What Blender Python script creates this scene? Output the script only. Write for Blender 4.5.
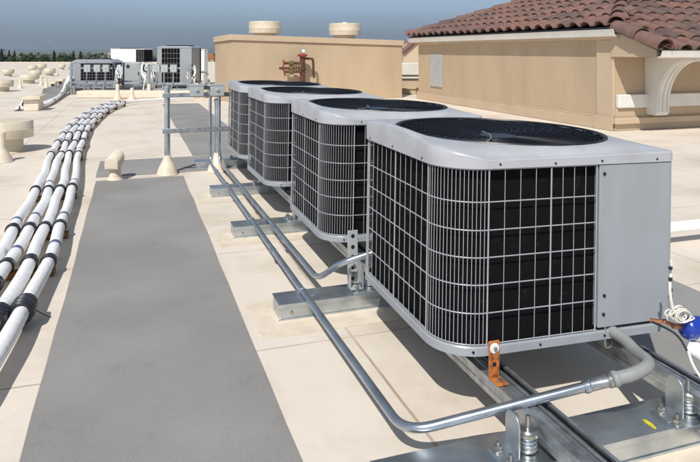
import bpy, bmesh, math, random
from mathutils import Vector, Matrix
random.seed(7)
S = bpy.context.scene
for o in list(bpy.data.objects): bpy.data.objects.remove(o)
COL = S.collection
R = math.radians

# ---------------------------------------------------------------- camera
# world: y runs along the row of units, x across it, z up from the roof
TH = R(18.9); CT, ST = math.cos(TH), math.sin(TH)
CAMH, F, HX, HY = 1.05, 640.0, 350.0, 51.0
cd = bpy.data.cameras.new('camera'); cam = bpy.data.objects.new('camera', cd); COL.objects.link(cam)
cam.location = (0, 0, CAMH); cam.rotation_euler = (R(90), 0, -TH)
cd.sensor_width = 36; cd.lens = 36*F/700; cd.shift_y = -(231-HY)/700
cd.clip_start = 0.05; cd.clip_end = 120000
S.camera = cam

# ---------------------------------------------------------------- light
SUN_EL, SUN_AZ = 49.0, 35.5          # shadows run 36 degrees right of +y
w = bpy.data.worlds.new('World'); S.world = w; w.use_nodes = True
nt = w.node_tree; nt.nodes.clear()
out = nt.nodes.new('ShaderNodeOutputWorld'); bg = nt.nodes.new('ShaderNodeBackground')
sky = nt.nodes.new('ShaderNodeTexSky'); sky.sky_type = 'NISHITA'; sky.sun_disc = False
sky.sun_elevation = R(SUN_EL); sky.sun_rotation = R(180+SUN_AZ)
sky.air_density = 1.0; sky.dust_density = 0.6; sky.ozone_density = 1.6
# thin veil of high cloud laid over the clear sky
tc = nt.nodes.new('ShaderNodeTexCoord'); mp = nt.nodes.new('ShaderNodeMapping')
mp.inputs['Rotation'].default_value = (0, 0, R(35)); mp.inputs['Scale'].default_value = (1.2, 3.0, 16.0)
nz = nt.nodes.new('ShaderNodeTexNoise'); nz.inputs['Scale'].default_value = 1.3; nz.inputs['Detail'].default_value = 7
cr = nt.nodes.new('ShaderNodeValToRGB'); cr.color_ramp.elements[0].position = .42; cr.color_ramp.elements[1].position = .72
cr.color_ramp.elements[0].color = (0, 0, 0, 1); cr.color_ramp.elements[1].color = (.75, .75, .75, 1)
sep = nt.nodes.new('ShaderNodeSeparateXYZ')
up = nt.nodes.new('ShaderNodeMapRange'); up.inputs['From Min'].default_value = .012; up.inputs['From Max'].default_value = .06
up.inputs['To Min'].default_value = 0; up.inputs['To Max'].default_value = 1
mul = nt.nodes.new('ShaderNodeMath'); mul.operation = 'MULTIPLY'
tint = nt.nodes.new('ShaderNodeMix'); tint.data_type = 'RGBA'; tint.blend_type = 'MULTIPLY'; tint.inputs['Factor'].default_value = 1
# low sky is darkened and blued, as the smog bank in the photograph
hz = nt.nodes.new('ShaderNodeValToRGB')
hz.color_ramp.elements[0].position = 0.0; hz.color_ramp.elements[0].color = (1.42, 2.10, 3.55, 1)
hz.color_ramp.elements[1].position = .34; hz.color_ramp.elements[1].color = (1, 1, 1, 1)
e = hz.color_ramp.elements.new(.08); e.color = (2.05, 2.15, 2.75, 1)
mix = nt.nodes.new('ShaderNodeMix'); mix.data_type = 'RGBA'; mix.inputs['B'].default_value = (8.2, 8.9, 10.2, 1)
L = nt.links.new
L(tc.outputs['Generated'], mp.inputs['Vector']); L(mp.outputs['Vector'], nz.inputs['Vector']); L(nz.outputs['Fac'], cr.inputs['Fac'])
L(tc.outputs['Generated'], sep.inputs['Vector']); L(sep.outputs['Z'], up.inputs['Value']); L(sep.outputs['Z'], hz.inputs['Fac'])
L(cr.outputs['Color'], mul.inputs[0]); L(up.outputs['Result'], mul.inputs[1])
L(sky.outputs['Color'], tint.inputs['A']); L(hz.outputs['Color'], tint.inputs['B'])
L(tint.outputs['Result'], mix.inputs['A']); L(mul.outputs['Value'], mix.inputs['Factor'])
L(mix.outputs['Result'], bg.inputs['Color']); bg.inputs['Strength'].default_value = 0.055
L(bg.outputs['Background'], out.inputs['Surface'])

sd = bpy.data.lights.new('sun', 'SUN'); so = bpy.data.objects.new('sun', sd); COL.objects.link(so)
sd.energy = 4.25; sd.angle = R(.53); sd.color = (1.0, .955, .88)
dv = Vector((math.sin(R(SUN_AZ))*math.cos(R(SUN_EL)), math.cos(R(SUN_AZ))*math.cos(R(SUN_EL)), -math.sin(R(SUN_EL))))
so.rotation_euler = dv.to_track_quat('-Z', 'Y').to_euler(); so.location = (-5, -8, 12)
S.view_settings.view_transform = 'Standard'; S.view_settings.look = 'None'
S.view_settings.exposure = 0.12; S.view_settings.gamma = 1; S.view_settings.use_curve_mapping = False
HAZE = .00011
S.render.engine = 'CYCLES'; S.cycles.max_bounces = 8

# ---------------------------------------------------------------- helpers
def G(px, py, z=0.0):
    "point at height z seen at photo pixel (px, py)"
    Y = F*(CAMH-z)/(py-HY); X = (px-HX)/F*Y
    return Vector((CT*X+ST*Y, -ST*X+CT*Y, z))
def A(px, py, Y):
    "point at camera distance Y seen at photo pixel (px, py)"
    X = (px-HX)/F*Y; z = CAMH-(py-HY)*Y/F
    return Vector((CT*X+ST*Y, -ST*X+CT*Y, z))
def YG(py): return F*CAMH/(py-HY)

class MB:
    def __init__(s): s.v = []; s.f = []; s.g = []
    def add(s, vs, fs):
        s.g.append((vs, fs)); n = len(s.v); s.v += [tuple(v) for v in vs]; s.f += [tuple(i+n for i in f) for f in fs]; return s
    def box(s, x0, y0, z0, x1, y1, z1, M=None):
        vs = [Vector(p) for p in ((x0,y0,z0),(x1,y0,z0),(x1,y1,z0),(x0,y1,z0),(x0,y0,z1),(x1,y0,z1),(x1,y1,z1),(x0,y1,z1))]
        if M is not None: vs = [M @ v for v in vs]
        return s.add(vs, [(0,3,2,1),(4,5,6,7),(0,1,5,4),(1,2,6,5),(2,3,7,6),(3,0,4,7)])
    def tube(s, pts, r, n=10, caps=True, closed=False):
        pts = [Vector(p) for p in pts]; m = len(pts)
        rr = r if isinstance(r, (list, tuple)) else [r]*m
        ref = None; rings = []
        for i, p in enumerate(pts):
            if closed: t = pts[(i+1) % m]-pts[i-1]
            else: t = pts[min(i+1, m-1)]-pts[max(i-1, 0)]
            t.normalize()
            if ref is None:
                ref = t.orthogonal().normalized() if abs(t.z) > .9 else t.cross(Vector((0,0,1))).normalized()
            ref = (ref-t*ref.dot(t)).normalized(); b = t.cross(ref)
            rings.append([p+(ref*math.cos(2*math.pi*k/n)+b*math.sin(2*math.pi*k/n))*rr[i] for k in range(n)])
        vs = [v for q in rings for v in q]; fs = []
        for i in range(m if closed else m-1):
            j = (i+1) % m
            for k in range(n):
                fs.append((i*n+k, i*n+(k+1) % n, j*n+(k+1) % n, j*n+k))
        if caps and not closed:
            fs.append(tuple(range(n-1, -1, -1))); fs.append(tuple((m-1)*n+k for k in range(n)))
        return s.add(vs, fs)
    def cyl(s, p, r, h, n=20, axis='z', r2=None):
        d = {'x': Vector((1,0,0)), 'y': Vector((0,1,0)), 'z': Vector((0,0,1))}[axis] if isinstance(axis, str) else Vector(axis).normalized()
        p = Vector(p); return s.tube([p, p+d*h], [r, r if r2 is None else r2], n)
    def lathe(s, prof, c=(0,0,0), n=28, M=None):
        c = Vector(c); vs = []; fs = []
        for (r, z) in prof:
            for k in range(n):
                a = 2*math.pi*k/n; q = Vector((r*math.cos(a), r*math.sin(a), z))
                if M is not None: q = M @ q
                vs.append(c+q)
        for i in range(len(prof)-1):
            for k in range(n):
                fs.append((i*n+k, i*n+(k+1) % n, (i+1)*n+(k+1) % n, (i+1)*n+k))
        fs.append(tuple(range(n-1, -1, -1))); fs.append(tuple((len(prof)-1)*n+k for k in range(n)))
        return s.add(vs, fs)
    def prism(s, poly, ax, a, b):
        "poly of 2-D points extruded along axis ax from a to b"
        def mk(p, t): return {'x': (t, p[0], p[1]), 'y': (p[0], t, p[1]), 'z': (p[0], p[1], t)}[ax]
        n = len(poly); vs = [mk(p, a) for p in poly]+[mk(p, b) for p in poly]
        fs = [tuple(range(n)), tuple(range(2*n-1, n-1, -1))]+[((i+1) % n, i, n+i, n+(i+1) % n) for i in range(n)]
        return s.add(vs, fs)
    def pieces(s, name, mat, parent=None, **k):
        "one object for every piece added"
        r = []
        for vs, fs in s.g: r.append(MB().add(vs, fs).build(name, mat, parent, **k))
        return r
    def build(s, name, mat, parent=None, bevel=0, smooth=True, ang=35, seg=2):
        me = bpy.data.meshes.new(name); me.from_pydata(s.v, [], s.f)
        bm = bmesh.new(); bm.from_mesh(me); bmesh.ops.recalc_face_normals(bm, faces=bm.faces)
        bm.to_mesh(me); bm.free()
        me.materials.append(mat)
        if smooth:
            me.shade_smooth(); me.set_sharp_from_angle(angle=R(ang))
        o = bpy.data.objects.new(name, me); COL.objects.link(o)
        if parent is not None:
            o.parent = parent; o.matrix_parent_inverse = Matrix.Identity(4)
        if bevel:
            m = o.modifiers.new('bevel', 'BEVEL'); m.width = bevel; m.segments = seg; m.limit_method = 'ANGLE'; m.angle_limit = R(40)
            m.harden_normals = False
        return o
def tag(o, label=None, cat=None, group=None, kind=None):
    if label: o['label'] = label
    if cat: o['category'] = cat
    if group: o['group'] = group
    if kind: o['kind'] = kind
    return o
def thing(name, loc, label, cat, group=None, rz=0, rot=None):
    o = bpy.data.objects.new(name, None); COL.objects.link(o); o.location = loc
    o.rotation_euler = rot if rot else (0, 0, rz); o.empty_display_size = .1
    return tag(o, label, cat, group)
def copy_tree(o, parent=None):
    c = o.copy(); COL.objects.link(c)
    if parent is not None: c.parent = parent
    for ch in [x for x in COL.objects if x.parent == o]: copy_tree(ch, c)
    return c

def smooth(pts, it=3):
    pts = [Vector(p) for p in pts]
    for _ in range(it):
        o = [pts[0]]
        for a, b in zip(pts, pts[1:]): o += [a*.75+b*.25, a*.25+b*.75]
        o.append(pts[-1]); pts = o
    return pts
# ---------------------------------------------------------------- materials
def mat(name, col, rough=.6, metal=0, var=.12, nscale=8, bump=0, bscale=60, spec=.5, col2=None, nlo=.35, nhi=.7, stretch=None, coat=0, detail=6):
    m = bpy.data.materials.new(name); m.use_nodes = True; t = m.node_tree; b = t.nodes['Principled BSDF']
    b.inputs['Roughness'].default_value = rough; b.inputs['Metallic'].default_value = metal
    b.inputs['Specular IOR Level'].default_value = spec
    if coat: b.inputs['Coat Weight'].default_value = coat; b.inputs['Coat Roughness'].default_value = .25
    tc = t.nodes.new('ShaderNodeTexCoord'); mp = t.nodes.new('ShaderNodeMapping')
    if stretch: mp.inputs['Scale'].default_value = stretch
    n = t.nodes.new('ShaderNodeTexNoise'); n.inputs['Scale'].default_value = nscale; n.inputs['Detail'].default_value = detail
    r = t.nodes.new('ShaderNodeMapRange'); r.inputs['From Min'].default_value = nlo; r.inputs['From Max'].default_value = nhi
    x = t.nodes.new('ShaderNodeMix'); x.data_type = 'RGBA'
    c = list(col)+[1]; d = list(col2)+[1] if col2 else [q*(1-var) for q in col]+[1]
    x.inputs['A'].default_value = c; x.inputs['B'].default_value = d
    l = t.links.new
    l(tc.outputs['Object'], mp.inputs['Vector']); l(mp.outputs['Vector'], n.inputs['Vector']); l(n.outputs['Fac'], r.inputs['Value'])
    l(r.outputs['Result'], x.inputs['Factor']); l(x.outputs['Result'], b.inputs['Base Color'])
    m['mix'] = x.name
    if bump:
        n2 = t.nodes.new('ShaderNodeTexNoise'); n2.inputs['Scale'].default_value = bscale; n2.inputs['Detail'].default_value = 5
        bp = t.nodes.new('ShaderNodeBump'); bp.inputs['Strength'].default_value = bump; bp.inputs['Distance'].default_value = .01
        l(tc.outputs['Object'], n2.inputs['Vector']); l(n2.outputs['Fac'], bp.inputs['Height']); l(bp.outputs['Normal'], b.inputs['Normal'])
    return m
M = {}
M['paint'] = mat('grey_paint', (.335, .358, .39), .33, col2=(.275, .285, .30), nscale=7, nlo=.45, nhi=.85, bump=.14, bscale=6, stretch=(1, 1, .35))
M['litpaint'] = mat('lit_top_grey_paint', (.45, .463, .50), .34, col2=(.36, .355, .35), nscale=9, nlo=.45, nhi=.85, bump=.10, bscale=7)  # lighter copy of the grey paint; light on the tops is put into it
M['wire'] = mat('grille_wire', (.38, .39, .415), .4, var=.15, nscale=30)
M['coil'] = mat('coil_fins', (.007, .007, .008), .85, spec=.08, col2=(.03, .031, .036), nscale=60, stretch=(1, 1, .8), nlo=.62, nhi=.85, bump=.12, bscale=150)  # sparse paler flecks: glints and lint put into the fin colour
M['black'] = mat('black_plastic', (.012, .013, .018), .45, var=.3)
M['guard'] = mat('black_wire', (.010, .012, .020), .38, var=.2, spec=.45)
M['blade'] = mat('fan_blade', (.010, .012, .018), .5, var=.2, spec=.3)
M['galv'] = mat('galvanised_steel', (.52, .545, .57), .36, metal=.8, col2=(.30, .325, .35), nscale=22, nlo=.35, nhi=.65, bump=.05, bscale=30)
M['galv2'] = mat('weathered_galvanised', (.66, .71, .75), .34, metal=.92, col2=(.44, .50, .545), nscale=12, nlo=.32, nhi=.68, bump=.08, bscale=24, detail=10)
M['conduit'] = mat('zinc_conduit', (.55, .60, .66), .27, metal=.9, var=.3, nscale=9, bump=.03)
M['flex'] = mat('grey_flexible_jacket', (.30, .315, .31), .5, var=.15, nscale=20, bump=.1)
M['rust'] = mat('orange_primer_bracket', (.50, .16, .03), .75, col2=(.20, .07, .025), nscale=60, bump=.3, nlo=.45, nhi=.65)
M['bolt'] = mat('bolt_zinc', (.5, .5, .48), .3, metal=.9, var=.3, nscale=60)
M['rubber'] = mat('black_rubber', (.02, .02, .02), .7)
M['pad'] = mat('grey_walk_pad', (.255, .247, .238), .9, col2=(.305, .30, .294), nscale=1.6, nlo=.36, nhi=.62, bump=.22, bscale=420, detail=12)
M['cream'] = mat('cream_coated_metal', (.70, .62, .49), .55, var=.2, nscale=5, bump=.05)
M['creamboot'] = mat('cream_coated_boot', (.78, .68, .55), .6, var=.16, nscale=14, bump=.15, bscale=50)
M['stucco'] = mat('tan_stucco', (.535, .41, .277), .9, var=.13, nscale=1.5, stretch=(1.6, 1.6, .5), bump=.5, bscale=110, detail=9)
M['stucco2'] = mat('tan_stucco_trim', (.575, .45, .315), .9, var=.1, nscale=2, bump=.4, bscale=110)
M['white'] = mat('white_trim_paint', (.76, .74, .68), .5, var=.1, nscale=4)
M['whitep'] = mat('white_sheet_metal', (.82, .82, .80), .4, var=.06)
M['pipe'] = mat('white_insulation_jacket', (.93, .93, .93), .42, col2=(.52, .54, .58), nscale=34, nlo=.60, nhi=.78, bump=.30, bscale=30)
M['strap'] = mat('black_strap', (.015, .016, .022), .3, var=.3, spec=.7)
M['tape'] = mat('blue_grey_tape', (.12, .15, .28), .35, var=.5, nscale=40)
M['redpipe'] = mat('rusty_red_pipe', (.12, .042, .026), .75, col2=(.065, .032, .022), nscale=40, bump=.3)
M['brass'] = mat('aged_brass', (.20, .14, .07), .6, metal=.3, var=.4, nscale=50)
M['redwheel'] = mat('red_handwheel', (.30, .06, .04), .6)
M['dial'] = mat('gauge_dial', (.85, .85, .82), .3, var=.03)
M['graybox'] = mat('grey_enclosure', (.46, .50, .50), .42, metal=.15, var=.12, nscale=12)
M['blue'] = mat('blue_can_paint', (.012, .045, .36), .25, var=.25, nscale=20, coat=.5)
M['cable'] = mat('white_cable', (.80, .78, .72), .5, var=.2, nscale=60)
M['lead'] = mat('dusty_grey_lead', (.26, .26, .26), .5, var=.5, nscale=60)
M['copper'] = mat('copper_line', (.55, .24, .13), .35, metal=.9, var=.4, nscale=30)
M['yellow'] = mat('yellow_crayon', (.75, .68, .03), .8, var=.4, nscale=80)
M['trunk'] = mat('tree_bark', (.06, .045, .03), .9)
M['leaf'] = mat('green_leaves', (.045, .085, .022), .7, var=.5, nscale=.4)
M['conifer'] = mat('conifer_needles', (.025, .045, .028), .8, var=.5, nscale=.3)
M['copperish'] = mat('terracotta_far', (.42, .17, .09), .8)

# roof membrane: cream sheet with lap seams, scuffs and water stains
m = mat('cream_roof_membrane', (.76, .685, .595), .72, var=.07, nscale=1.1, bump=0, detail=10); M['roof'] = m
t = m.node_tree; b = t.nodes['Principled BSDF']; l = t.links.new
tc = t.nodes.new('ShaderNodeTexCoord'); sx = t.nodes.new('ShaderNodeSeparateXYZ')
nw = t.nodes.new('ShaderNodeTexNoise'); nw.inputs['Scale'].default_value = 3.0; nw.inputs['Detail'].default_value = 4
vm = t.nodes.new('ShaderNodeVectorMath'); vm.operation = 'MULTIPLY_ADD'; vm.inputs[1].default_value = (.018, .018, 0)
l(tc.outputs['Object'], nw.inputs['Vector']); l(nw.outputs['Color'], vm.inputs[0]); l(tc.outputs['Object'], vm.inputs[2])
l(vm.outputs['Vector'], sx.inputs['Vector'])
def mth(op, a, b2=None, c=None):
    n = t.nodes.new('ShaderNodeMath'); n.operation = op
    for i, q in enumerate((a, b2, c)):
        if q is None: continue
        if isinstance(q, (int, float)): n.inputs[i].default_value = q
        else: l(q, n.inputs[i])
    return n.outputs['Value']
def seam(sock, period, off, wid):
    q = mth('PINGPONG', mth('ADD', sock, off), period/2)
    n = t.nodes.new('ShaderNodeMapRange'); n.inputs['From Min'].default_value = wid*.3; n.inputs['From Max'].default_value = wid
    n.inputs['To Min'].default_value = 1; n.inputs['To Max'].default_value = 0; l(q, n.inputs['Value']); return n.outputs['Result']
s1 = seam(sx.outputs['X'], 1.9, -.78, .007); s2 = seam(sx.outputs['Y'], 1.125, -2.235, .006)
brk = t.nodes.new('ShaderNodeTexNoise'); brk.inputs['Scale'].default_value = 2.2; l(tc.outputs['Object'], brk.inputs['Vector'])
bk = t.nodes.new('ShaderNodeMapRange'); bk.inputs['From Min'].default_value = .38; bk.inputs['From Max'].default_value = .6
bk.inputs['To Min'].default_value = .35; bk.inputs['To Max'].default_value = .8; l(brk.outputs['Fac'], bk.inputs['Value'])
ss = mth('MULTIPLY', mth('MAXIMUM', s1, s2), bk.outputs['Result'])
mx = t.nodes.new('ShaderNodeMix'); mx.data_type = 'RGBA'; mx.inputs['B'].default_value = (.30, .20, .12, 1)
l(t.nodes[m['mix']].outputs['Result'], mx.inputs['A']); l(ss, mx.inputs['Factor'])
# water-mark rings and scuffs
n3 = t.nodes.new('ShaderNodeTexNoise'); n3.inputs['Scale'].default_value = 2.6; n3.inputs['Detail'].default_value = 3; n3.inputs['Distortion'].default_value = .6
l(tc.outputs['Object'], n3.inputs['Vector'])
ring = mth('ABSOLUTE', mth('SUBTRACT', n3.outputs['Fac'], .585))
rg = t.nodes.new('ShaderNodeMapRange'); rg.inputs['From Min'].default_value = 0; rg.inputs['From Max'].default_value = .016
rg.inputs['To Min'].default_value = .13; rg.inputs['To Max'].default_value = 0; l(ring, rg.inputs['Value'])
n4 = t.nodes.new('ShaderNodeTexNoise'); n4.inputs['Scale'].default_value = 1.4; n4.inputs['Detail'].default_value = 13; n4.inputs['Roughness'].default_value = .68; l(tc.outputs['Object'], n4.inputs['Vector'])
g4 = t.nodes.new('ShaderNodeMapRange'); g4.inputs['From Min'].default_value = .48; g4.inputs['From Max'].default_value = .72
g4.inputs['To Min'].default_value = 0; g4.inputs['To Max'].default_value = .62; l(n4.outputs['Fac'], g4.inputs['Value'])
n5 = t.nodes.new('ShaderNodeTexNoise'); n5.inputs['Scale'].default_value = 70; n5.inputs['Detail'].default_value = 2; l(tc.outputs['Object'], n5.inputs['Vector'])
g5 = t.nodes.new('ShaderNodeMapRange'); g5.inputs['From Min'].default_value = .73; g5.inputs['From Max'].default_value = .78
g5.inputs['To Min'].default_value = 0; g5.inputs['To Max'].default_value = .5; l(n5.outputs['Fac'], g5.inputs['Value'])
mx2 = t.nodes.new('ShaderNodeMix'); mx2.data_type = 'RGBA'; mx2.inputs['B'].default_value = (.47, .37, .27, 1)
l(mx.outputs['Result'], mx2.inputs['A']); l(mth('MAXIMUM', mth('MAXIMUM', rg.outputs['Result'], g4.outputs['Result']), g5.outputs['Result']), mx2.inputs['Factor'])
l(mx2.outputs['Result'], b.inputs['Base Color'])
nb = t.nodes.new('ShaderNodeTexNoise'); nb.inputs['Scale'].default_value = 5; nb.inputs['Detail'].default_value = 10; l(tc.outputs['Object'], nb.inputs['Vector'])
bp = t.nodes.new('ShaderNodeBump'); bp.inputs['Strength'].default_value = .35; bp.inputs['Distance'].default_value = .01
l(mth('SUBTRACT', nb.outputs['Fac'], mth('MULTIPLY', ss, .5)), bp.inputs['Height']); l(bp.outputs['Normal'], b.inputs['Normal'])

m = M['pad']; t = m.node_tree; b = t.nodes['Principled BSDF']; l = t.links.new
tc = t.nodes.new('ShaderNodeTexCoord'); n1 = t.nodes.new('ShaderNodeTexNoise'); n1.inputs['Scale'].default_value = 260; n1.inputs['Detail'].default_value = 3
n2 = t.nodes.new('ShaderNodeTexNoise'); n2.inputs['Scale'].default_value = 7; n2.inputs['Detail'].default_value = 12; n2.inputs['Roughness'].default_value = .7
for n_ in (n1, n2): l(tc.outputs['Object'], n_.inputs['Vector'])
r1 = t.nodes.new('ShaderNodeMapRange'); r1.inputs['From Min'].default_value = .3; r1.inputs['From Max'].default_value = .7; r1.inputs['To Min'].default_value = .86; r1.inputs['To Max'].default_value = 1.13
r2 = t.nodes.new('ShaderNodeMapRange'); r2.inputs['From Min'].default_value = .56; r2.inputs['From Max'].default_value = .74; r2.inputs['To Min'].default_value = 1.0; r2.inputs['To Max'].default_value = .86
l(n1.outputs['Fac'], r1.inputs['Value']); l(n2.outputs['Fac'], r2.inputs['Value'])
mm_ = t.nodes.new('ShaderNodeMath'); mm_.operation = 'MULTIPLY'; l(r1.outputs['Result'], mm_.inputs[0]); l(r2.outputs['Result'], mm_.inputs[1])
vm2 = t.nodes.new('ShaderNodeVectorMath'); vm2.operation = 'SCALE'; l(t.nodes[m['mix']].outputs['Result'], vm2.inputs[0]); l(mm_.outputs['Value'], vm2.inputs['Scale'])
l(vm2.outputs['Vector'], b.inputs['Base Color'])

# roof tile: colour varies from tile to tile
m = mat('clay_roof_tile', (.20, .105, .085), .75, var=.35, nscale=9, bump=.4, bscale=60); M['tile'] = m
t = m.node_tree; b = t.nodes['Principled BSDF']; l = t.links.new
ge = t.nodes.new('ShaderNodeNewGeometry'); cr2 = t.nodes.new('ShaderNodeValToRGB'); cr2.color_ramp.interpolation = 'LINEAR'
cr2.color_ramp.elements[0].color = (.25, .13, .10, 1); cr2.color_ramp.elements[1].color = (.13, .09, .082, 1)
e = cr2.color_ramp.elements.new(.45); e.color = (.22, .125, .10, 1)
e = cr2.color_ramp.elements.new(.8); e.color = (.17, .11, .095, 1)
mm = t.nodes.new('ShaderNodeMix'); mm.data_type = 'RGBA'; mm.blend_type = 'MULTIPLY'; mm.inputs['Factor'].default_value = 1
l(ge.outputs['Random Per Island'], cr2.inputs['Fac'])
x = t.nodes[m['mix']]; x.inputs['A'].default_value = (1, 1, 1, 1); x.inputs['B'].default_value = (.7, .7, .72, 1)
l(cr2.outputs['Color'], mm.inputs['A']); l(x.outputs['Result'], mm.inputs['B']); l(mm.outputs['Result'], b.inputs['Base Color'])

M['land'] = mat('far_land', (.10, .12, .07), .95, col2=(.17, .15, .10), nscale=.004, detail=8)
M['hill'] = mat('far_hills', (.09, .10, .07), .95, var=.3, nscale=.0006)
M['facade'] = mat('building_side_render', (.5, .42, .32), .9)

def struct(name, o): o.name = name; o['kind'] = 'structure'; return o

# ================================================================ SETTING
g = MB(); g.add([(-30000, -3000, -8), (40000, -3000, -8), (40000, 50000, -8), (-30000, 50000, -8)], [(0,1,2,3)])
struct('ground', g.build('ground', M['land'], smooth=False))
# the roof slab, bounded by its far edge
def cxy(X, Y, z=0): return (CT*X+ST*Y, -ST*X+CT*Y, z)
EDGE = 56.0
poly = [cxy(-60, -8)[:2], cxy(60, -8)[:2], cxy(60, EDGE)[:2], cxy(-60, EDGE)[:2]]
r_ = MB(); r_.prism(poly, 'z', -.5, 0); struct('rooftop', r_.build('rooftop', M['roof'], smooth=False))
r_ = MB(); r_.prism([(p[0]*.995, p[1]*.995) for p in poly], 'z', -7.9, -.51)
struct('building_below', r_.build('building_below', M['facade'], smooth=False))
b_ = MB(); a = cxy(-60, EDGE-.3); c_ = cxy(60, EDGE-.3)
RM = Matrix.Rotation(-TH, 4, 'Z')
b_.box(-60, EDGE-.35, .004, 60, EDGE-.02, .10, RM)
tag(b_.build('roof_edge_curb', M['creamboot'], bevel=.02), 'low cream curb running along the far edge of the flat roof', 'roof edge')

# hills, far off
for k, (Y, h, base, seed) in enumerate(((26000, 620, 0, 3), (14000, 130, 0, 5))):
    rnd = random.Random(seed); hb = MB(); vs = []; n = 160
    for i in range(n+1):
        X = -Y*1.1+i*(Y*2.4)/n
        f = sum(math.sin(X/Y*q+ph)*am for q, ph, am in ((3.1, .4+k, .30), (7.7, 1.9, .15), (17, .3, .09), (41, 2.2, .05), (90, 1.1, .025)))
        env = max(.15, 1-abs(X/Y+.30)*1.1) if k == 0 else .75
        z = h*env*(.62+f)
        for (dy, zz) in ((0, -8), (Y*.03, z*.55), (Y*.07, z), (Y*.13, -8)):
            p = cxy(X, Y+dy, zz); vs.append(p)
    fs = [(i*4+j, (i+1)*4+j, (i+1)*4+j+1, i*4+j+1) for i in range(n) for j in range(3)]
    hb.add(vs, fs); struct('hills', hb.build('hills', M['hill']))

# walkway pads (thin sheets on the membrane)
def pad(pts, z=.004, th=.003, name='walkway'):
    q = MB(); q.prism(pts, 'z', z-.002, z+th); return struct(name, q.build(name, M['pad'], smooth=False))
def wob(x0, y0, x1, y1, n=26, a=.004):
    "rectangle with a slightly hand-cut edge"
    out = []
    cs = [(x0,y0),(x1,y0),(x1,y1),(x0,y1)]
    for i in range(4):
        p, q = cs[i], cs[(i+1) % 4]
        for k in range(n):
            s = k/n; out.append((p[0]+(q[0]-p[0])*s+random.uniform(-a, a)*(k > 0), p[1]+(q[1]-p[1])*s+random.uniform(-a, a)*(k > 0)))
    return out
pad(wob(-.266, -2, .415, 5.52))
pad(wob(-.275, 5.70, 2.3, 6.50), name='walkway')
pad(wob(.585, 6.56, 1.28, 13.1), name='walkway')
pad(wob(1.64, -1, 2.335, 5.6), name='walkway')
# ================================================================ AIR CONDITIONERS
UW = .775
def outline(ins=0, k=17, s=6, rr=(.13, .032, .13, .13)):
    "rounded square, corners FL FR BR BL; same point count for every inset"
    pts = []; a, b = ins, UW-ins
    cs = [(a, a, 180, rr[0]), (b, a, 270, rr[1]), (b, b, 0, rr[2]), (a, b, 90, rr[3])]
    sg = [(1, 1), (-1, 1), (-1, -1), (1, -1)]
    for (cx, cy, a0, r), (sx_, sy_) in zip(cs, sg):
        r = max(r-ins, .004); ox, oy = cx+sx_*r, cy+sy_*r
        for i in range(k+1):
            t_ = R(a0+90*i/k); pts.append((ox+r*math.cos(t_), oy+r*math.sin(t_)))
    res = []
    for i, p in enumerate(pts):
        res.append(p)
        if (i+1) % (k+1) == 0:
            q = pts[(i+1) % len(pts)]
            for j in range(1, s): res.append((p[0]+(q[0]-p[0])*j/s, p[1]+(q[1]-p[1])*j/s))
    return res
def rings(lst, cap_bottom=False, cap_top=False):
    b = MB(); n = len(lst[0][0])
    vs = [(p[0], p[1], z) for (pl, z) in lst for p in pl]; fs = []
    for i in range(len(lst)-1):
        for k in range(n): fs.append((i*n+k, i*n+(k+1) % n, (i+1)*n+(k+1) % n, (i+1)*n+k))
    if cap_bottom: fs.append(tuple(range(n)))
    if cap_top: fs.append(tuple((len(lst)-1)*n+k for k in range(n)))
    b.add(vs, fs); return b
OC = UW/2; OR = .351; OB = .010
def circ(r, like):
    o = []
    for p in like:
        a_ = math.atan2(p[1]-OC, p[0]-OC); o.append((OC+r*math.cos(a_), OC+OB+r*math.sin(a_)))
    return o
def crease(ins, g=.014):
    o = []
    for p in outline(ins):
        d = math.hypot(p[0]-OC, p[1]-OC); k = max(1, (OR+g-ins*.06)/d); o.append((OC+(p[0]-OC)*k, OC+(p[1]-OC)*k))
    return o
ZB, ZT = .026, .516           # bottom and top wire heights
def sst(v, a, b):
    t_ = max(0, min(1, (v-a)/(b-a))); return t_*t_*(3-2*t_)
def bump(x, y):
    "the fan ring sits on a slant"
    return .008-.014*(x-OC)+.014*(y-OC)
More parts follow.
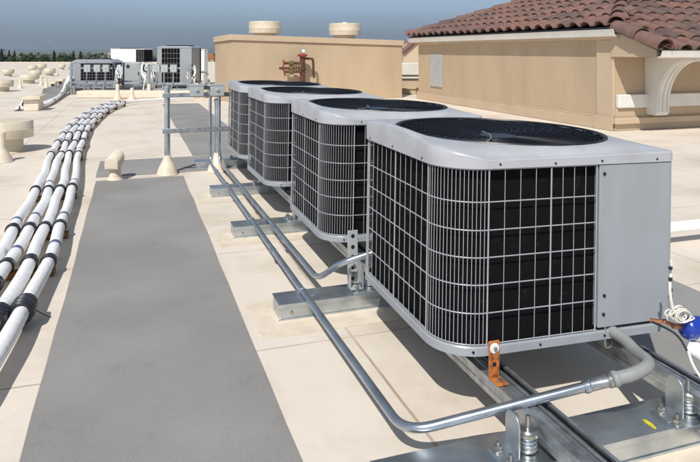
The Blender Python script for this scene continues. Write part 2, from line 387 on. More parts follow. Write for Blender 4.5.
def make_unit(label, loc, yaw, tilt):
    u = thing('air_conditioner', loc, label, 'air conditioner', 'grey rooftop condensers in a row', rot=(0, R(tilt), R(yaw)))
    o0, o1 = outline(0), outline(.014)
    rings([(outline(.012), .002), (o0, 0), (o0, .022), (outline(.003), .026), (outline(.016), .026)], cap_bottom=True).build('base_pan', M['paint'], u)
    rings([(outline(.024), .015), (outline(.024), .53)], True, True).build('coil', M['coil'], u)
    # cap
    oc = outline(-.004)
    def lipz(p):
        w_ = max(0, min(1, 1-p[0]/.13)); return .026+.005*min(1, max(0, (p[0]-.3)/.4))+.028*w_+.022*w_*sst(p[1], .10, .34)*(1-.6*sst(p[1], .45, .76))
    tc_ = MB(); lv = []
    for ins, dz in ((.004, 0), (-.004, 0), (-.004, .4), (-.004, .86), (-.0015, .95), (.004, 1.0), (.011, 1.03)):
        lv.append([(p[0], p[1], .519+lipz(q)*dz) for p, q in zip(outline(ins), oc)])
    e0 = [Vector(v) for v in lv[-1]]; e1 = [Vector((x, y, .5675+bump(x, y))) for x, y in circ(OR+.008, oc)]
    for f in (.25, .5, .75, .93):
        lv.append([tuple(a_.lerp(b_, f)+Vector((0, 0, .0035*math.sin(math.pi*f)))) for a_, b_ in zip(e0, e1)])
    for r, z in ((OR+.008, .5675), (OR+.004, .5665), (OR, .566), (OR-.003, .563), (OR-.005, .50)):
        lv.append([(x, y, z+bump(x, y)*(z > .55)) for x, y in circ(r, oc)])
    n_ = len(oc)
    tc_.add([v for q in lv for v in q], [(a_*n_+k, a_*n_+(k+1) % n_, (a_+1)*n_+(k+1) % n_, (a_+1)*n_+k) for a_ in range(len(lv)-1) for k in range(n_)])
    tc_.build('top_cover', M['litpaint'], u, ang=30)
    # dark orifice
    sh = MB(); n = 64; vs = []; lst = [(OR-.008, .564), (OR-.012, .50), (OR-.02, .40), (OR-.02, .38)]
    for r, z in lst:
        for k in range(n): x_, y_ = OC+r*math.cos(2*math.pi*k/n), OC+OB+r*math.sin(2*math.pi*k/n); vs.append((x_, y_, z+(bump(x_, y_) if z > .55 else 0)))
    fs = [(i*n+k, i*n+(k+1) % n, (i+1)*n+(k+1) % n, (i+1)*n+k) for i in range(3) for k in range(n)]
    fs.append(tuple(3*n+k for k in range(n))); sh.add(vs, fs); sh.build('fan_shroud', M['black'], u)
    # fan
    hub = MB(); hub.lathe([(.001, .47), (.06, .47), (.062, .515), (.05, .525), (.001, .526)], (OC, OC, 0), 24); hb = hub.build('fan_motor', M['blade'], u)
    bl = MB()
    for q in range(4):
        vs = []; nn = 8
        for i in range(nn+1):
            rr_ = .055+(OR-.085)*i/nn; wd = .55-.12*i/nn
            for s_ in range(5):
                ph = q*math.pi/2+.25*i/nn+(s_/4-.5)*wd*1.5
                vs.append((OC+rr_*math.cos(ph), OC+rr_*math.sin(ph), .455+.065*(s_/4-.5)*(1.1-.4*i/nn)*1.3))
        bl.add(vs, [(i*5+s_, (i+1)*5+s_, (i+1)*5+s_+1, i*5+s_+1) for i in range(nn) for s_ in range(4)])
    f_ = bl.build('fan_blades', M['blade'], u); sm = f_.modifiers.new('t', 'SOLIDIFY'); sm.thickness = .002
    # guard: rings on swept spokes, dished slightly
    gd = MB()
    def gz(r): return .561-.016*(1-(r/OR)**2)
    nr = 22
    gb = len(gd.v)
    for i in range(nr):
        r = .07+(OR-.076)*i/(nr-1)
        gd.tube([(OC+r*math.cos(2*math.pi*k/56), OC+OB+r*math.sin(2*math.pi*k/56), gz(r)) for k in range(56)], .0013 if i % 7 else .0022, 5, closed=True)
    for k in range(40):
        a0 = 2*math.pi*k/40; pts = []
        for i in range(9):
            r = .07+(OR-.074)*i/8; ph = a0+.75*(i/8)
            pts.append((OC+r*math.cos(ph), OC+OB+r*math.sin(ph), gz(r)+.004))
        gd.tube(pts, .0014, 5)
    for (rr_, zz_, th_) in ((OR+.0035, .5675, .0040), (OR-.002, .5665, .0036)):
        gd.tube([(OC+rr_*math.cos(2*math.pi*k/72), OC+OB+rr_*math.sin(2*math.pi*k/72), zz_) for k in range(72)], th_, 6, closed=True)
    gd.lathe([(.001, .546), (.07, .546), (.07, .549), (.001, .549)], (OC, OC, 0), 20)
    gd.v = [(x, y, z+bump(x, y)) for x, y, z in gd.v]
    gd.build('fan_guard', M['guard'], u)
    # motor lead lying over the guard
    ld = MB(); ld.tube([(v.x, v.y, v.z+bump(v.x, v.y)+.002) for v in smooth([(OC+x_, OC+y_, z_) for x_, y_, z_ in ((-.20, -.27, .569), (-.15, -.20, .565), (-.10, -.12, .561), (-.065, -.05, .558), (-.05, .03, .557))], 2)], .0027, 6)
    ld.build('motor_lead', M['lead'], u)
    # grille
    gr = MB(); path = []          # (x,y,thick?) going around from BL side to the front right
    r0 = .13; wr = .00108; off = .003
    hs = [ZB+.004] + [ZT-(ZT-ZB)*f for f in (.815, .655, .5, .345, .185)] + [ZT]
    def vert(x, y, r=wr): gr.tube([(x, y, ZB-.002), (x, y, ZT+.004)], r, 5)
    for s_ in range(13):                                  # left flat
        y = UW-.13-(UW-.26)*s_/12; vert(off, y, .0025 if s_ in (0, 6, 12) else wr)
    for s_ in range(1, 17):
        t_ = R(180+90*s_/17); vert(r0+(r0-off)*math.cos(t_), r0+(r0-off)*math.sin(t_))
    FX = [r0+(.202)*i/4 for i in range(5)]+[r0+.202+.156*i/4 for i in range(1, 5)]
    for i, x_ in enumerate(FX): vert(x_, off, .0025 if i in (0, 4, 8) else wr)
    for s_ in range(1, 17):                                # back left corner
        t_ = R(90+90*s_/17); vert(r0+(r0-off)*math.cos(t_), UW-r0+(r0-off)*math.sin(t_))
    for s_ in range(13): vert(.13+(UW-.26)*s_/12, UW-off)
    for z in hs:
        pts = [(UW-.13, UW-off-.002, z), (r0, UW-off-.002, z)]
        pts += [(r0+(r0-off-.002)*math.cos(R(90+90*i/14)), UW-r0+(r0-off-.002)*math.sin(R(90+90*i/14)), z) for i in range(15)]
        pts += [(r0+(r0-off-.002)*math.cos(R(180+90*i/14)), r0+(r0-off-.002)*math.sin(R(180+90*i/14)), z) for i in range(15)]
        pts += [(FX[-1], off+.002, z)]
        gr.tube(pts, .0020, 5)
    gr.build('grille', M['wire'], u)
    # service panel round the front right corner
    px0 = FX[-1]+.008
    sp = MB(); pr = [(px0, .024), (px0, -.001)]+[(UW-.03+.031*math.cos(R(a_)), .03+.031*math.sin(R(a_))) for a_ in range(-90, 1, 10)]+[(UW+.001, UW-.14), (UW-.02, UW-.14), (UW-.02, .024)]
    sp.prism(pr, 'z', .036, ZT+.0015); so_ = sp.build('service_panel', M['paint'], u, bevel=.002)
    scr = MB()
    for (x_, z_) in ((px0+.018, .075), (px0+.02, .13), (px0+.015, .49)):
        scr.cyl((x_, -.004, z_), .005, .004, 8, 'y')
    scr.pieces('screw', M['black'], so_)
    cs = MB()
    for x_ in (.16, .34, .50, .70): cs.cyl((x_, -.0062, .528+random.uniform(-.002, .004)), .0032, .003, 7, 'y')
    for y_ in (.16, .40, .62): cs.cyl((-.0062, y_, .528), .0032, .003, 7, 'x')
    for x_ in (.09, .15, .30, .52): cs.cyl((x_, -.003 if x_ > .13 else .003, .012), .0035, .004, 7, 'y')
    cs.pieces('cover_screw', M['black'], u)
    ft = MB()
    for x_ in (.16, .60):
        for y_ in (.16, .62): ft.cyl((x_, y_, -.056+.018*(x_ > .3)), .016, .056-.018*(x_ > .3), 14)
    ft.pieces('foot', M['rubber'], u)
    return u
ULAB = ['large grey condenser nearest the camera with black wire-guarded fan and plain service panel',
        'grey condenser directly behind the nearest one, second in the row',
        'grey condenser third in the row, overlapped by the second one',
        'farthest and smallest looking grey condenser of the row, in front of the tan penthouse']
UY = [1.56, 2.675, 3.90, 4.96]
unit4 = make_unit(ULAB[0], (.805, UY[0], .206), -1.4, 1.0)
units = [unit4]
for i in (1, 2, 3):
    c = copy_tree(unit4); c.location = (.795+.004*(i % 2), UY[i], .207); c.rotation_euler = (0, R(1.0), R((-.5, .8, .3)[i-1])); c['label'] = ULAB[i]; units.append(c)

# ---------------------------------------------------------------- sleepers, rails, isolators
SY = [1.311, 2.436, 3.594, 4.643, 5.812]; SH = .063
SL = ['nearest galvanized support curb crossing the bottom right corner of the picture',
      'galvanized support curb poking out left of the nearest condenser',
      'galvanized support curb poking out left of the second condenser',
      'galvanized support curb poking out left of the third condenser',
      'farthest galvanized support curb by the bell footed pipe posts']
def sleeper(i):
    s = thing('support_curb', (.545, SY[i], 0), SL[i], 'support curb', 'galvanized curbs under the condenser row')
    b_ = MB(); Ln = 1.75
    b_.box(0, 0, .004, Ln, .12, SH); o = b_.build('curb_body', M['galv2'], s, bevel=.004)
    b_ = MB(); b_.box(-.003, -.006, SH, Ln, .126, SH+.003); b_.box(-.003, -.006, SH-.012, Ln, -.003, SH); b_.box(-.003, -.004, .003, Ln, -.001, .009)
    b_.build('cap_flashing', M['galv2'], s)
    b_ = MB()
    for x_ in (.05, .42, .9, 1.35): b_.lathe([(.001, 0), (.007, 0), (.007, .003), (.001, .004)], (x_, -.0025, .028), 10, Matrix.Rotation(R(90), 4, 'X'))
    b_.pieces('screw', M['bolt'], s)
    return s
for i in range(5): sleeper(i)
# membrane skirt welded round each curb
for i in range(5):
    q = MB(); q.prism(wob(.45, SY[i]-.13, 2.36, SY[i]+.22, 14, .012), 'z', .001, .0028)
    tag(q.build('membrane_patch', M['creamboot']), ['cream membrane patch round the nearest support curb', 'cream membrane patch under the curb left of the nearest condenser',
        'cream membrane patch under the curb left of the second condenser', 'cream membrane patch under the curb left of the third condenser', 'cream membrane patch under the farthest support curb'][i],
        'membrane patch', 'welded membrane patches under the curbs')

RZ = .140                                   # rail top
def rail(x, label):
    t_ = thing('strut_rail', (x, 0, 0), label, 'strut rail', 'galvanized rails carrying the condensers')
    b_ = MB(); z0, z1 = RZ-.046, RZ
    y0, y1 = -.3, 6.05
    for sx in (-1, 1):                       # two C channels side by side, slot upward
        c = sx*.0225
        if sx < 0:
            b_.prism([(c-.0205, z0), (c+.0205, z0), (c+.0205, z1), (c+.004, z1), (c+.002, z1-.003), (c-.002, z1-.003), (c-.004, z1), (c-.0205, z1), (c-.0205, z1-.014), (c-.0185, z1-.016), (c-.0185, z1-.028), (c-.0205, z1-.030)], 'y', y0, y1); continue
        prof = [(c-.0205, z0), (c+.0205, z0), (c+.0205, z1), (c+.010, z1), (c+.010, z1-.007), (c+.0175, z1-.007+.002), (c+.0175, z0+.003), (c-.0175, z0+.003), (c-.0175, z1-.005), (c-.010, z1-.007), (c-.010, z1), (c-.0205, z1)]
        b_.prism(prof, 'y', y0, y1)
    b_.pieces('channel', M['galv'], t_)
    return t_
rail(.985, 'left galvanized strut rail running under the condensers, below the orange bracket')
rail(1.455, 'right galvanized strut rail running under the condensers, beside the blue canister')

def isolator(x, y, label, flip=1):
    t_ = thing('spring_isolator', (x, y, SH+.003), label, 'spring mount', 'spring isolators between curbs and rails')
    b_ = MB(); b_.box(-.045, -.052, 0, .075, .03, .004); b_.build('base_plate', M['galv2'], t_, bevel=.001)
    # upright housing: plate with rounded top, two sides, leaning to the rail
    pr = [(-.028, 0), (.024, 0)]+[(-.002+.026*math.cos(R(a_)), .058+.022*math.sin(R(a_))) for a_ in range(0, 181, 20)]
    b_ = MB(); b_.prism([(p[0], p[1]+.004) for p in pr], 'x', -.004, 0); b_.box(-.045, -.028, .0045, -.001, .024, .008)
    b_.build('housing', M['galv2'], t_, bevel=.001)
    b_ = MB(); pts = []
    for k in range(61):
        a_ = k/60*2*math.pi*4; pts.append((.028+.017*math.cos(a_), -.012+.017*math.sin(a_), .010+.032*k/60))
    b_.tube(pts, .0036, 7); b_.build('spring', M['galv2'], t_)
    b_ = MB(); b_.lathe([(.001, 0), (.024, 0), (.024, .006), (.020, .008), (.018, .011), (.006, .013), (.005, .034), (.001, .035)], (.028, -.012, .042), 20)
    b_.lathe([(.001, 0), (.022, 0), (.022, .006), (.001, .006)], (.028, -.012, .0045), 20); b_.pieces('spring_cap', M['bolt'], t_)
    b_ = MB(); b_.cyl((.028, -.012, .022), .0125, .012, 14); b_.build('rubber_core', M['rubber'], t_)
    for (bx, by) in ((-.028, -.034), (-.03, .012)):
        b_ = MB(); b_.lathe([(.001, 0), (.013, 0), (.013, .0025), (.010, .003)], (bx, by, .0085 if by > 0 else .0045), 16)
        b_.lathe([(.0095, .003), (.0095, .010), (.001, .010)], (bx, by, .0085 if by > 0 else .0045), 6)
        b_.cyl((bx, by, .0085), .0045, .016, 8); b_.build('bolt', M['bolt'], t_)
    return t_
iso = isolator(.880, 1.345, 'spring isolator at the bottom of the picture beside the left rail')
iso.scale = (1.15, 1.15, 1.3)
iso_spots = [(1.388, 1.350, 'spring isolator with crayon mark beside it, under the right rail near the corner'),
             (.905, 2.50, 'spring isolator on the second curb at the far left corner of the nearest condenser'),
             (.905, 3.66, 'spring isolator on the third curb below the second condenser'),
             (.905, 4.71, 'spring isolator on the fourth curb below the third condenser'),
             (.905, 5.88, 'spring isolator on the farthest curb below the farthest condenser')]
for x, y, lb in iso_spots:
    c = copy_tree(iso); c.location = (x, y, SH+.003); c['label'] = lb
# crayon smear
q = MB(); q.prism([(.0, 0), (.007, .002), (.012, .022), (.010, .040), (.002, .046), (-.003, .03)], 'z', 0, .0006)
o = q.build('crayon_mark', M['yellow']); o.location = (1.290, 1.318, SH+.0032); tag(o, 'small yellow crayon mark on the nearest support curb', 'paint mark')

# tall perforated hangers joining rails to units
def hanger(x, y, label):
    t_ = thing('hanger_plate', (x, y, RZ), label, 'bracket')
    b_ = MB(); b_.box(-.022, 0, -.05, .022, .005, .168); b_.box(-.022, -.03, -.055, -.017, .0, .02); b_.box(-.022, -.045, -.062, .022, .0, -.056); b_.build('plate', M['graybox'], t_, bevel=.001)
    b_ = MB()
    for z_ in (-.03, .015, .06, .10, .145): b_.cyl((0, -.0015, z_), .008, .002, 12, 'y')
    b_.pieces('bolt_hole', M['black'], t_)
    b_ = MB()
    for z_ in (.025, -.012): b_.cyl((.006, -.008, z_), .007, .008, 6, 'y')
    b_.pieces('bolt', M['bolt'], t_)
hanger(.868, 2.50, 'galvanized perforated hanger plate between the nearest and second condensers')

# orange angle bracket
t_ = thing('angle_bracket', (.955, 1.535, RZ), 'rusty orange angle bracket bolting the nearest condenser to the left rail', 'bracket')
b_ = MB(); b_.box(-.017, .0165, .001, .017, .021, .105); b_.box(-.017, -.028, .001, .017, .0165, .0055)
b_.build('angle', M['rust'], t_, bevel=.002)
b_ = MB(); b_.lathe([(.001, 0), (.0145, 0), (.0145, .002), (.001, .003)], (0, .0165, .085), 20, Matrix.Rotation(R(90), 4, 'X')); b_.build('washer', M['whitep'], t_)
b_ = MB(); b_.lathe([(.0055, 0), (.0055, .005), (.001, .006)], (0, .0135, .085), 6, Matrix.Rotation(R(90), 4, 'X'))
b_.lathe([(.008, .0058), (.008, .0115), (.001, .012)], (0, -.010, 0), 6); b_.pieces('bolt', M['bolt'], t_)
b_ = MB(); b_.cyl((0, .0155, .040), .006, .0012, 14, 'y'); b_.pieces('bolt_hole', M['black'], t_)

# ---------------------------------------------------------------- conduits
def arc_path(pts, rad, n=8):
    "polyline with rounded corners"
    pts = [Vector(p) for p in pts]; out = [pts[0]]
    for i in range(1, len(pts)-1):
        a, b, c = pts[i-1], pts[i], pts[i+1]
        d1 = (a-b).normalized(); d2 = (c-b).normalized(); r = min(rad if not isinstance(rad, list) else rad[i-1], (a-b).length*.48, (c-b).length*.48)
        p, q = b+d1*r, b+d2*r
        for k in range(n+1):
            s = k/n; out.append(p*(1-s)**2+b*2*s*(1-s)+q*s*s)
    out.append(pts[-1]); return out
CZ = SH+.003+.0125
t_ = thing('conduit', (.655, 1.5, 0), 'long zinc conduit bending right across the rail into grey flexible pipe', 'conduit')
def rel(pts, o): return [Vector(p)-Vector(o) for p in pts]
O = (.655, 1.5, 0)
E1 = Vector((1.155, 1.352, .195))
path = arc_path([(.650, 5.63, .66), (.650, 5.63, CZ+.005), (.655, 5.30, CZ), (.655, 1.485, CZ+.006), E1], [.10, .04, .075])
b_ = MB(); b_.tube(rel(path, O), .0125, 14); b_.build('pipe', M['conduit'], t_)
d = (E1-Vector((.655, 1.485, CZ+.006))).normalized()
def coupling(p, dd, r, ln, name, mt, par, org):
    q = MB(); p = Vector(p)-Vector(org)
    q.tube([p, p+dd*.004, p+dd*.004, p+dd*(ln-.004), p+dd*(ln-.004), p+dd*ln], [r*.9, r, r, r, r, r*.9], 14); return q.build(name, mt, par)
coupling(E1-d*.055, d, .0165, .018, 'coupling', M['conduit'], t_, O)
coupling(E1-d*.038, d, .0150, .05, 'coupling', M['galv'], t_, O)
coupling(E1+d*.010, d, .0185, .014, 'locknut', M['bolt'], t_, O)
coupling(E1+d*.024, d, .0200, .016, 'locknut', M['flex'], t_, O)
fp = [E1+d*.03, E1+d*.09, E1+d*.15+Vector((0, .02, .002)), Vector((1.335, 1.43, .208)), Vector((1.362, 1.51, .212)), Vector((1.352, 1.585, .218)), Vector((1.36, 1.64, .232)), Vector((1.40, 1.70, .26))]
b_ = MB(); b_.tube(rel(smooth(fp), O), .0165, 14); b_.build('flexible_pipe', M['flex'], t_)
b_ = MB()
for y_ in (4.42, 3.05, 5.2):
    b_.cyl(Vector((.655, y_, CZ))-Vector(O), .0155, .05, 14, 'y')
b_.pieces('coupling', M['galv'], t_)
b_ = MB()
for y_ in SY[1:4]:
    b_.tube(rel([(.655+.0165*math.cos(R(a_)), y_+.06, CZ+.0165*math.sin(R(a_))) for a_ in range(-10, 191, 15)], O), .003, 6)
    b_.box(.675-.655, y_+.045-1.5, SH+.0035, .70-.655, y_+.075-1.5, SH+.007)
b_.pieces('clamp', M['galv'], t_)
# second conduit
O2 = (.745, 2.9, 0)
t_ = thing('conduit', O2, 'shorter zinc conduit bending up into the far left corner of the nearest condenser', 'conduit')
path = arc_path([(.725, 5.62, .66), (.725, 5.62, CZ+.005), (.745, 5.25, CZ), (.745, 2.60, CZ+.01), (.80, 2.44, .20), (.99, 2.40, .255)], [.10, .04, .06, .05])
b_ = MB(); b_.tube(rel(path, O2), .0125, 14); b_.build('pipe', M['conduit'], t_)
b_ = MB()
for y_ in (4.05, 3.2, 5.0): b_.cyl(Vector((.745, y_, CZ))-Vector(O2), .0155, .05, 14, 'y')
b_.pieces('coupling', M['galv'], t_)

# steel hook and wiring under the nearest unit's right corner
t_ = thing('steel_hook', (1.33, 1.60, .19), 'bent silver steel hook hanging below the service panel', 'hook')
b_ = MB(); b_.tube(smooth([(0, -.05, .06), (0, -.05, -.005), (.004, -.048, -.022), (.03, -.04, -.026), (.05, -.02, -.02)], 2), .003, 7); b_.build('rod', M['bolt'], t_)

# blue canister, coil of cable and copper line at the right edge
cp = A(694.5, 329.5, 1.80)
t_ = thing('filter_canister', cp, 'blue canister with white label at the right edge beside the nearest condenser', 'canister')
MR = Matrix.Rotation(R(-12), 4, 'Z') @ Matrix.Rotation(R(8), 4, 'Y') @ Matrix.Rotation(R(90), 4, 'Y')
b_ = MB(); b_.lathe([(.008, -.056), (.024, -.053), (.030, -.047), (.0325, -.040), (.0335, -.036), (.0335, .075), (.028, .088), (.008, .098)], (.02, 0, 0), 28, MR); b_.build('can', M['blue'], t_)
b_ = MB(); vs = []; fs = []; ng = 28
for k in range(ng):
    a_ = 2*math.pi*k/ng; a2 = 2*math.pi*(k+1)/ng; nm = MR.to_3x3() @ Vector((math.cos(a_), math.sin(a_), 0))
    if nm.y < -.25 and -.85 < nm.z < .30:
        q = [MR @ Vector((.0339*math.cos(u_), .0339*math.sin(u_), z_))+Vector((.02, 0, 0)) for u_, z_ in ((a_, -.022), (a2, -.022), (a2, .06), (a_, .06))]
        vs += q; fs.append(tuple(range(len(vs)-4, len(vs))))
b_.add(vs, fs); o = b_.build('label', M['whitep'], t_); sm = o.modifiers.new('t', 'SOLIDIFY'); sm.thickness = .0004
b_ = MB(); b_.tube([MR @ Vector((0, 0, z_))+Vector((.02, 0, 0)) for z_ in (-.085, -.05)], .007, 10); b_.build('stub', M['copper'], t_)
ck = A(679, 315, 1.78)
t_ = thing('cable_coil', ck, 'tangled loops of white cable between the service panel and the blue canister', 'cable')
b_ = MB(); rnd = random.Random(4)
for k in range(11):
    a0 = rnd.uniform(0, 6.28); rx = rnd.uniform(.014, .029); ry = rnd.uniform(.009, .018); tz = rnd.uniform(-.6, .6); cx_ = rnd.uniform(-.012, .012)
    pts = []
    for i in range(22):
        a_ = 2*math.pi*i/22; x_, z_ = rx*math.cos(a_), ry*math.sin(a_)
        pts.append((cx_+x_*math.cos(tz)-z_*math.sin(tz), rnd.uniform(-.012, .012) if i == 0 else pts[-1][1]+rnd.uniform(-.003, .003), x_*math.sin(tz)+z_*math.cos(tz)))
    b_.tube(pts, .0022, 6, closed=True)
b_.build('loops', M['cable'], t_)
b_ = MB(); b_.tube([Vector(p)-ck for p in smooth([A(671, 260, 1.80), A(671.5, 268, 1.80), A(669.5, 285, 1.785), A(671, 303, 1.78), A(676, 318, 1.78)], 2)], .0042, 7); b_.build('drop_cable', M['cable'], t_)
b_ = MB()
for py in (268, 279, 290, 297):
    p = A(670.5, py, 1.786)-ck; b_.cyl((p.x, p.y, p.z-.004), .0055, .008, 8)
b_.pieces('tape', M['strap'], t_)
b_ = MB(); b_.tube([Vector(p)-ck for p in smooth([A(652, 322, 1.80), A(664, 327, 1.76), A(678, 335, 1.74), A(688, 352, 1.72), A(693, 366, 1.70), A(702, 380, 1.68)], 2)], .0030, 6); b_.build('black_lead', M['strap'], t_)
b_ = MB(); b_.tube([Vector(p)-ck for p in smooth([A(688, 351, 1.715), A(693, 366, 1.695), A(703, 381, 1.675)], 2)], .0036, 6); b_.build('white_lead', M['cable'], t_)
b_ = MB(); b_.tube([Vector(p)-ck for p in smooth([A(650, 320, 1.84), A(665, 322, 1.82), A(683, 328, 1.80)], 2)], .006, 8); b_.build('suction_line', M['copper'], t_)
# pale liquid line below the canister
p0 = A(697, 350, 1.77)
t_ = tag(MB().tube(smooth([A(690, 347, 1.80), A(700, 352, 1.78), A(712, 361, 1.75), A(730, 372, 1.7)], 2), .022, 14).build('insulated_line', M['pipe']), 'pale insulated line just below the blue canister', 'pipe')

# white insulated pipe crossing on the right
t_ = thing('insulated_pipe', (2.1, 2.72, .09), 'white insulated pipe crossing the roof right of the nearest condenser', 'pipe')
b_ = MB(); b_.tube([(0, 0, 0), (.5, .004, .002), (1.0, -.004, .0), (1.8, .01, .002), (4.5, 0, 0)], .031, 18); b_.build('jacket', M['pipe'], t_)
b_ = MB()
for x_ in (.3, 1.55, 2.9): b_.box(x_, -.06, -.088, x_+.09, .06, -.032)
b_.pieces('support_block', M['rubber'], t_)

# ---------------------------------------------------------------- white insulated line set on the left
PH = .066
mid_px = [(-75, 405), (-45, 360), (-12, 311), (19.5, 263), (40.5, 225), (54.2, 188.5), (66.5, 150), (74, 133), (88, 117), (104, 107.5), (117, 102.8)]
mid = smooth([G(x, y, PH) for x, y in mid_px], 2)
def offset(pts, d):
    o = []
    for i, p in enumerate(pts):
        t__ = (pts[min(i+1, len(pts)-1)]-pts[max(i-1, 0)]).normalized(); n_ = Vector((t__.y, -t__.x, 0)); o.append(p+n_*d)
    return o
PL = ['leftmost white insulated pipe of the four winding over the roof', 'second from the left of the four white insulated pipes', 'third from the left of the four white insulated pipes',
      'rightmost white insulated pipe of the four, beside the grey walkway, with thick black wrap']
seglen = [0]
for a, b in zip(mid, mid[1:]): seglen.append(seglen[-1]+(b-a).length)
def at_len(pts, L_):
    for i in range(len(seglen)-1):
        if seglen[i+1] >= L_:
            s = (L_-seglen[i])/(seglen[i+1]-seglen[i]); return pts[i].lerp(pts[i+1], s), (pts[i+1]-pts[i]).normalized()
    return pts[-1], (pts[-1]-pts[-2]).normalized()
tot = seglen[-1]
straps = []
for (x, y) in [(-12, 308), (40.5, 226), (54.2, 188), (66.5, 151)]:
    q = G(x, y, PH); k = min(range(len(mid)), key=lambda i: (mid[i]-q).length); straps.append(seglen[k])
straps += [straps[0]+.48]
last = max(straps); k = last
while k < tot-.5: k += .8; straps.append(k)
for j in range(4):
    d0 = (j-1.5)*.080; off_ = offset(mid, d0); rnd = random.Random(20+j); pts = []
    ph1, ph2 = rnd.uniform(0, 6), rnd.uniform(0, 6)
    for i, p in enumerate(off_):
        s = seglen[i]; wv = .008*math.sin(s*2.6+ph1)+.005*math.sin(s*6.1+ph2)
        pts.append(p+Vector((wv, wv*.3, .006*math.sin(s*5.2+ph2))))
    if j == 3: pts += [G(135, 101.2, PH), G(160, 99.3, PH), G(193, 97.5, PH)]
    org = pts[0].copy(); org.z = 0
    t_ = thing('insulated_pipe', org, PL[j], 'pipe', 'white insulated pipes winding over the roof')
    rad = [.0295+.0008*math.sin(i*1.3+ph1) for i in range(len(pts))]
    b_ = MB(); b_.tube([p-org for p in pts], rad, 16); b_.build('jacket', M['pipe'], t_)
    for n_, L_ in enumerate(sorted(straps)):
        Lq = L_+rnd.uniform(-.03, .03)+(.2 if (j < 2 and n_ == 0) else (-.13 if n_ == 0 else 0))
        p, dr = at_len(pts[:len(mid)], Lq)
        s_ = MB(); big = (j >= 2 and n_ == 0)
        w_ = .05 if big else .018
        lob = 5 if big else 3
        for q_ in range(lob):
            c_ = p-org+dr*(w_*(q_/(lob-1)-.5)*1.7)
            rr_ = (.047 if big else .0378)+rnd.uniform(-.002, .002)
            s_.tube([c_-dr*.010, c_-dr*.005, c_+dr*.005, c_+dr*.010], [rr_*.88, rr_, rr_, rr_*.88], 16)
        if big: s_.tube(smooth([c_+Vector((.02, 0, -.01)), c_+Vector((.07, .0, -.05)), c_+Vector((.10, .03, -.075)), c_+Vector((.05, -.04, -.078))], 2), .002, 5)
        s_.build('strap', M['strap'], t_)
        if rnd.random() < .45 and n_ > 0:
            p, dr = at_len(pts[:len(mid)], Lq+rnd.uniform(.14, .26)); c_ = p-org; s_ = MB()
            s_.tube([c_-dr*.018, c_+dr*.018], [.0312, .0312], 16); s_.build('tape_wrap', M['tape'], t_)
# wooden rests under the pipes (only their amber ends show)
wd = mat('amber_foam_block', (.30, .15, .045), .8, var=.5, nscale=30)
for n_, L_ in enumerate(sorted(straps)[1:]):
    p, dr = at_len(mid, L_); b_ = MB(); b_.box(-.150, -.028, .004, .155, .028, .034)
    o = b_.build('pipe_rest', wd, bevel=.004); o.location = (p.x, p.y, 0); o.rotation_euler = (0, 0, math.atan2(dr.y, dr.x)-math.pi/2)
    tag(o, ['amber block under the pipes closest to the bottom left', 'amber block under the pipes level with the nearest condenser', 'amber block under the pipes left of the walkway end'][n_] if n_ < 3 else
        'amber block %s along the far stretch of the four white pipes' % ['first', 'second', 'third', 'fourth', 'fifth', 'sixth', 'seventh', 'eighth', 'ninth', 'tenth', 'eleventh', 'twelfth'][min(n_-3, 11)], 'pipe rest', 'blocks under the white pipes')

# ---------------------------------------------------------------- strut rack with two switch boxes
def boot(par, x, y, h=.165, r=.083, r2=.026):
    b_ = MB(); b_.lathe([(.001, .003), (r*1.08, .003), (r*1.03, .012), (r*.97, .03), (r*.85, .065), (r*.62, h*.62), (r2*1.35, h*.82), (r2*1.12, h), (.001, h)], (x, y, 0), 24)
    return b_.build('boot', M['creamboot'], par)
RX = G(167.3, 174.5); 
t_ = thing('conduit_rack', (RX.x, RX.y, 0), 'galvanized pipe and strut rack with bell shaped cream boots behind the walkway', 'rack')
for dx, hgt in ((0, .745), (.42, .62)):
    b_ = MB(); b_.cyl((dx, 0, .12), .0245, hgt-.12, 20); b_.build('post', M['galv2'], t_)
    boot(t_, dx, 0)
    b_ = MB(); b_.lathe([(.001, hgt-.012), (.032, hgt-.012), (.032, hgt+.004), (.022, hgt+.014), (.001, hgt+.016)], (dx, 0, 0), 20); b_.build('post_cap', M['galv2'], t_)
for z_ in (.355, .655):
    b_ = MB(); b_.box(-.04, -.045, z_, .62, -.026, z_+.038); b_.build('strut', M['galv'], t_, bevel=.001)
    b_ = MB()
    for k in range(13): b_.box(-.025+k*.05, -.0462, z_+.013, -.002+k*.05, -.0445, z_+.026)
    b_.pieces('slot', M['flex'], t_)
    b_ = MB()
    for dx in (0, .42): b_.tube([(dx+.030*math.cos(R(a_)), .030*math.sin(R(a_)), z_+.02) for a_ in range(-60, 241, 20)], .005, 6)
    b_.pieces('clamp', M['bolt'], t_)
def swbox(p, label, wd_=.115, h=.10, dp=.06, grp='grey switch boxes on the rack behind the walkway', ):
    t_ = thing('switch_box', p, label, 'switch box', grp)
    b_ = MB(); b_.box(-wd_/2, -dp, 0, wd_/2, 0, h); b_.build('case', M['graybox'], t_, bevel=.004)
    b_ = MB(); b_.box(-wd_/2-.003, -dp-.004, h-.01, wd_/2+.003, .0, h+.003); b_.box(-.012, -dp-.012, h*.45, .012, -dp, h*.62); b_.build('lid', M['graybox'], t_)
    return t_
for px_, lb in ((198.5, 'left grey switch box on top of the strut rack'), (220.5, 'right grey switch box on top of the strut rack')):
    q = A(px_, 98, 5.3); swbox((q.x, RX.y-.05, .665), lb)

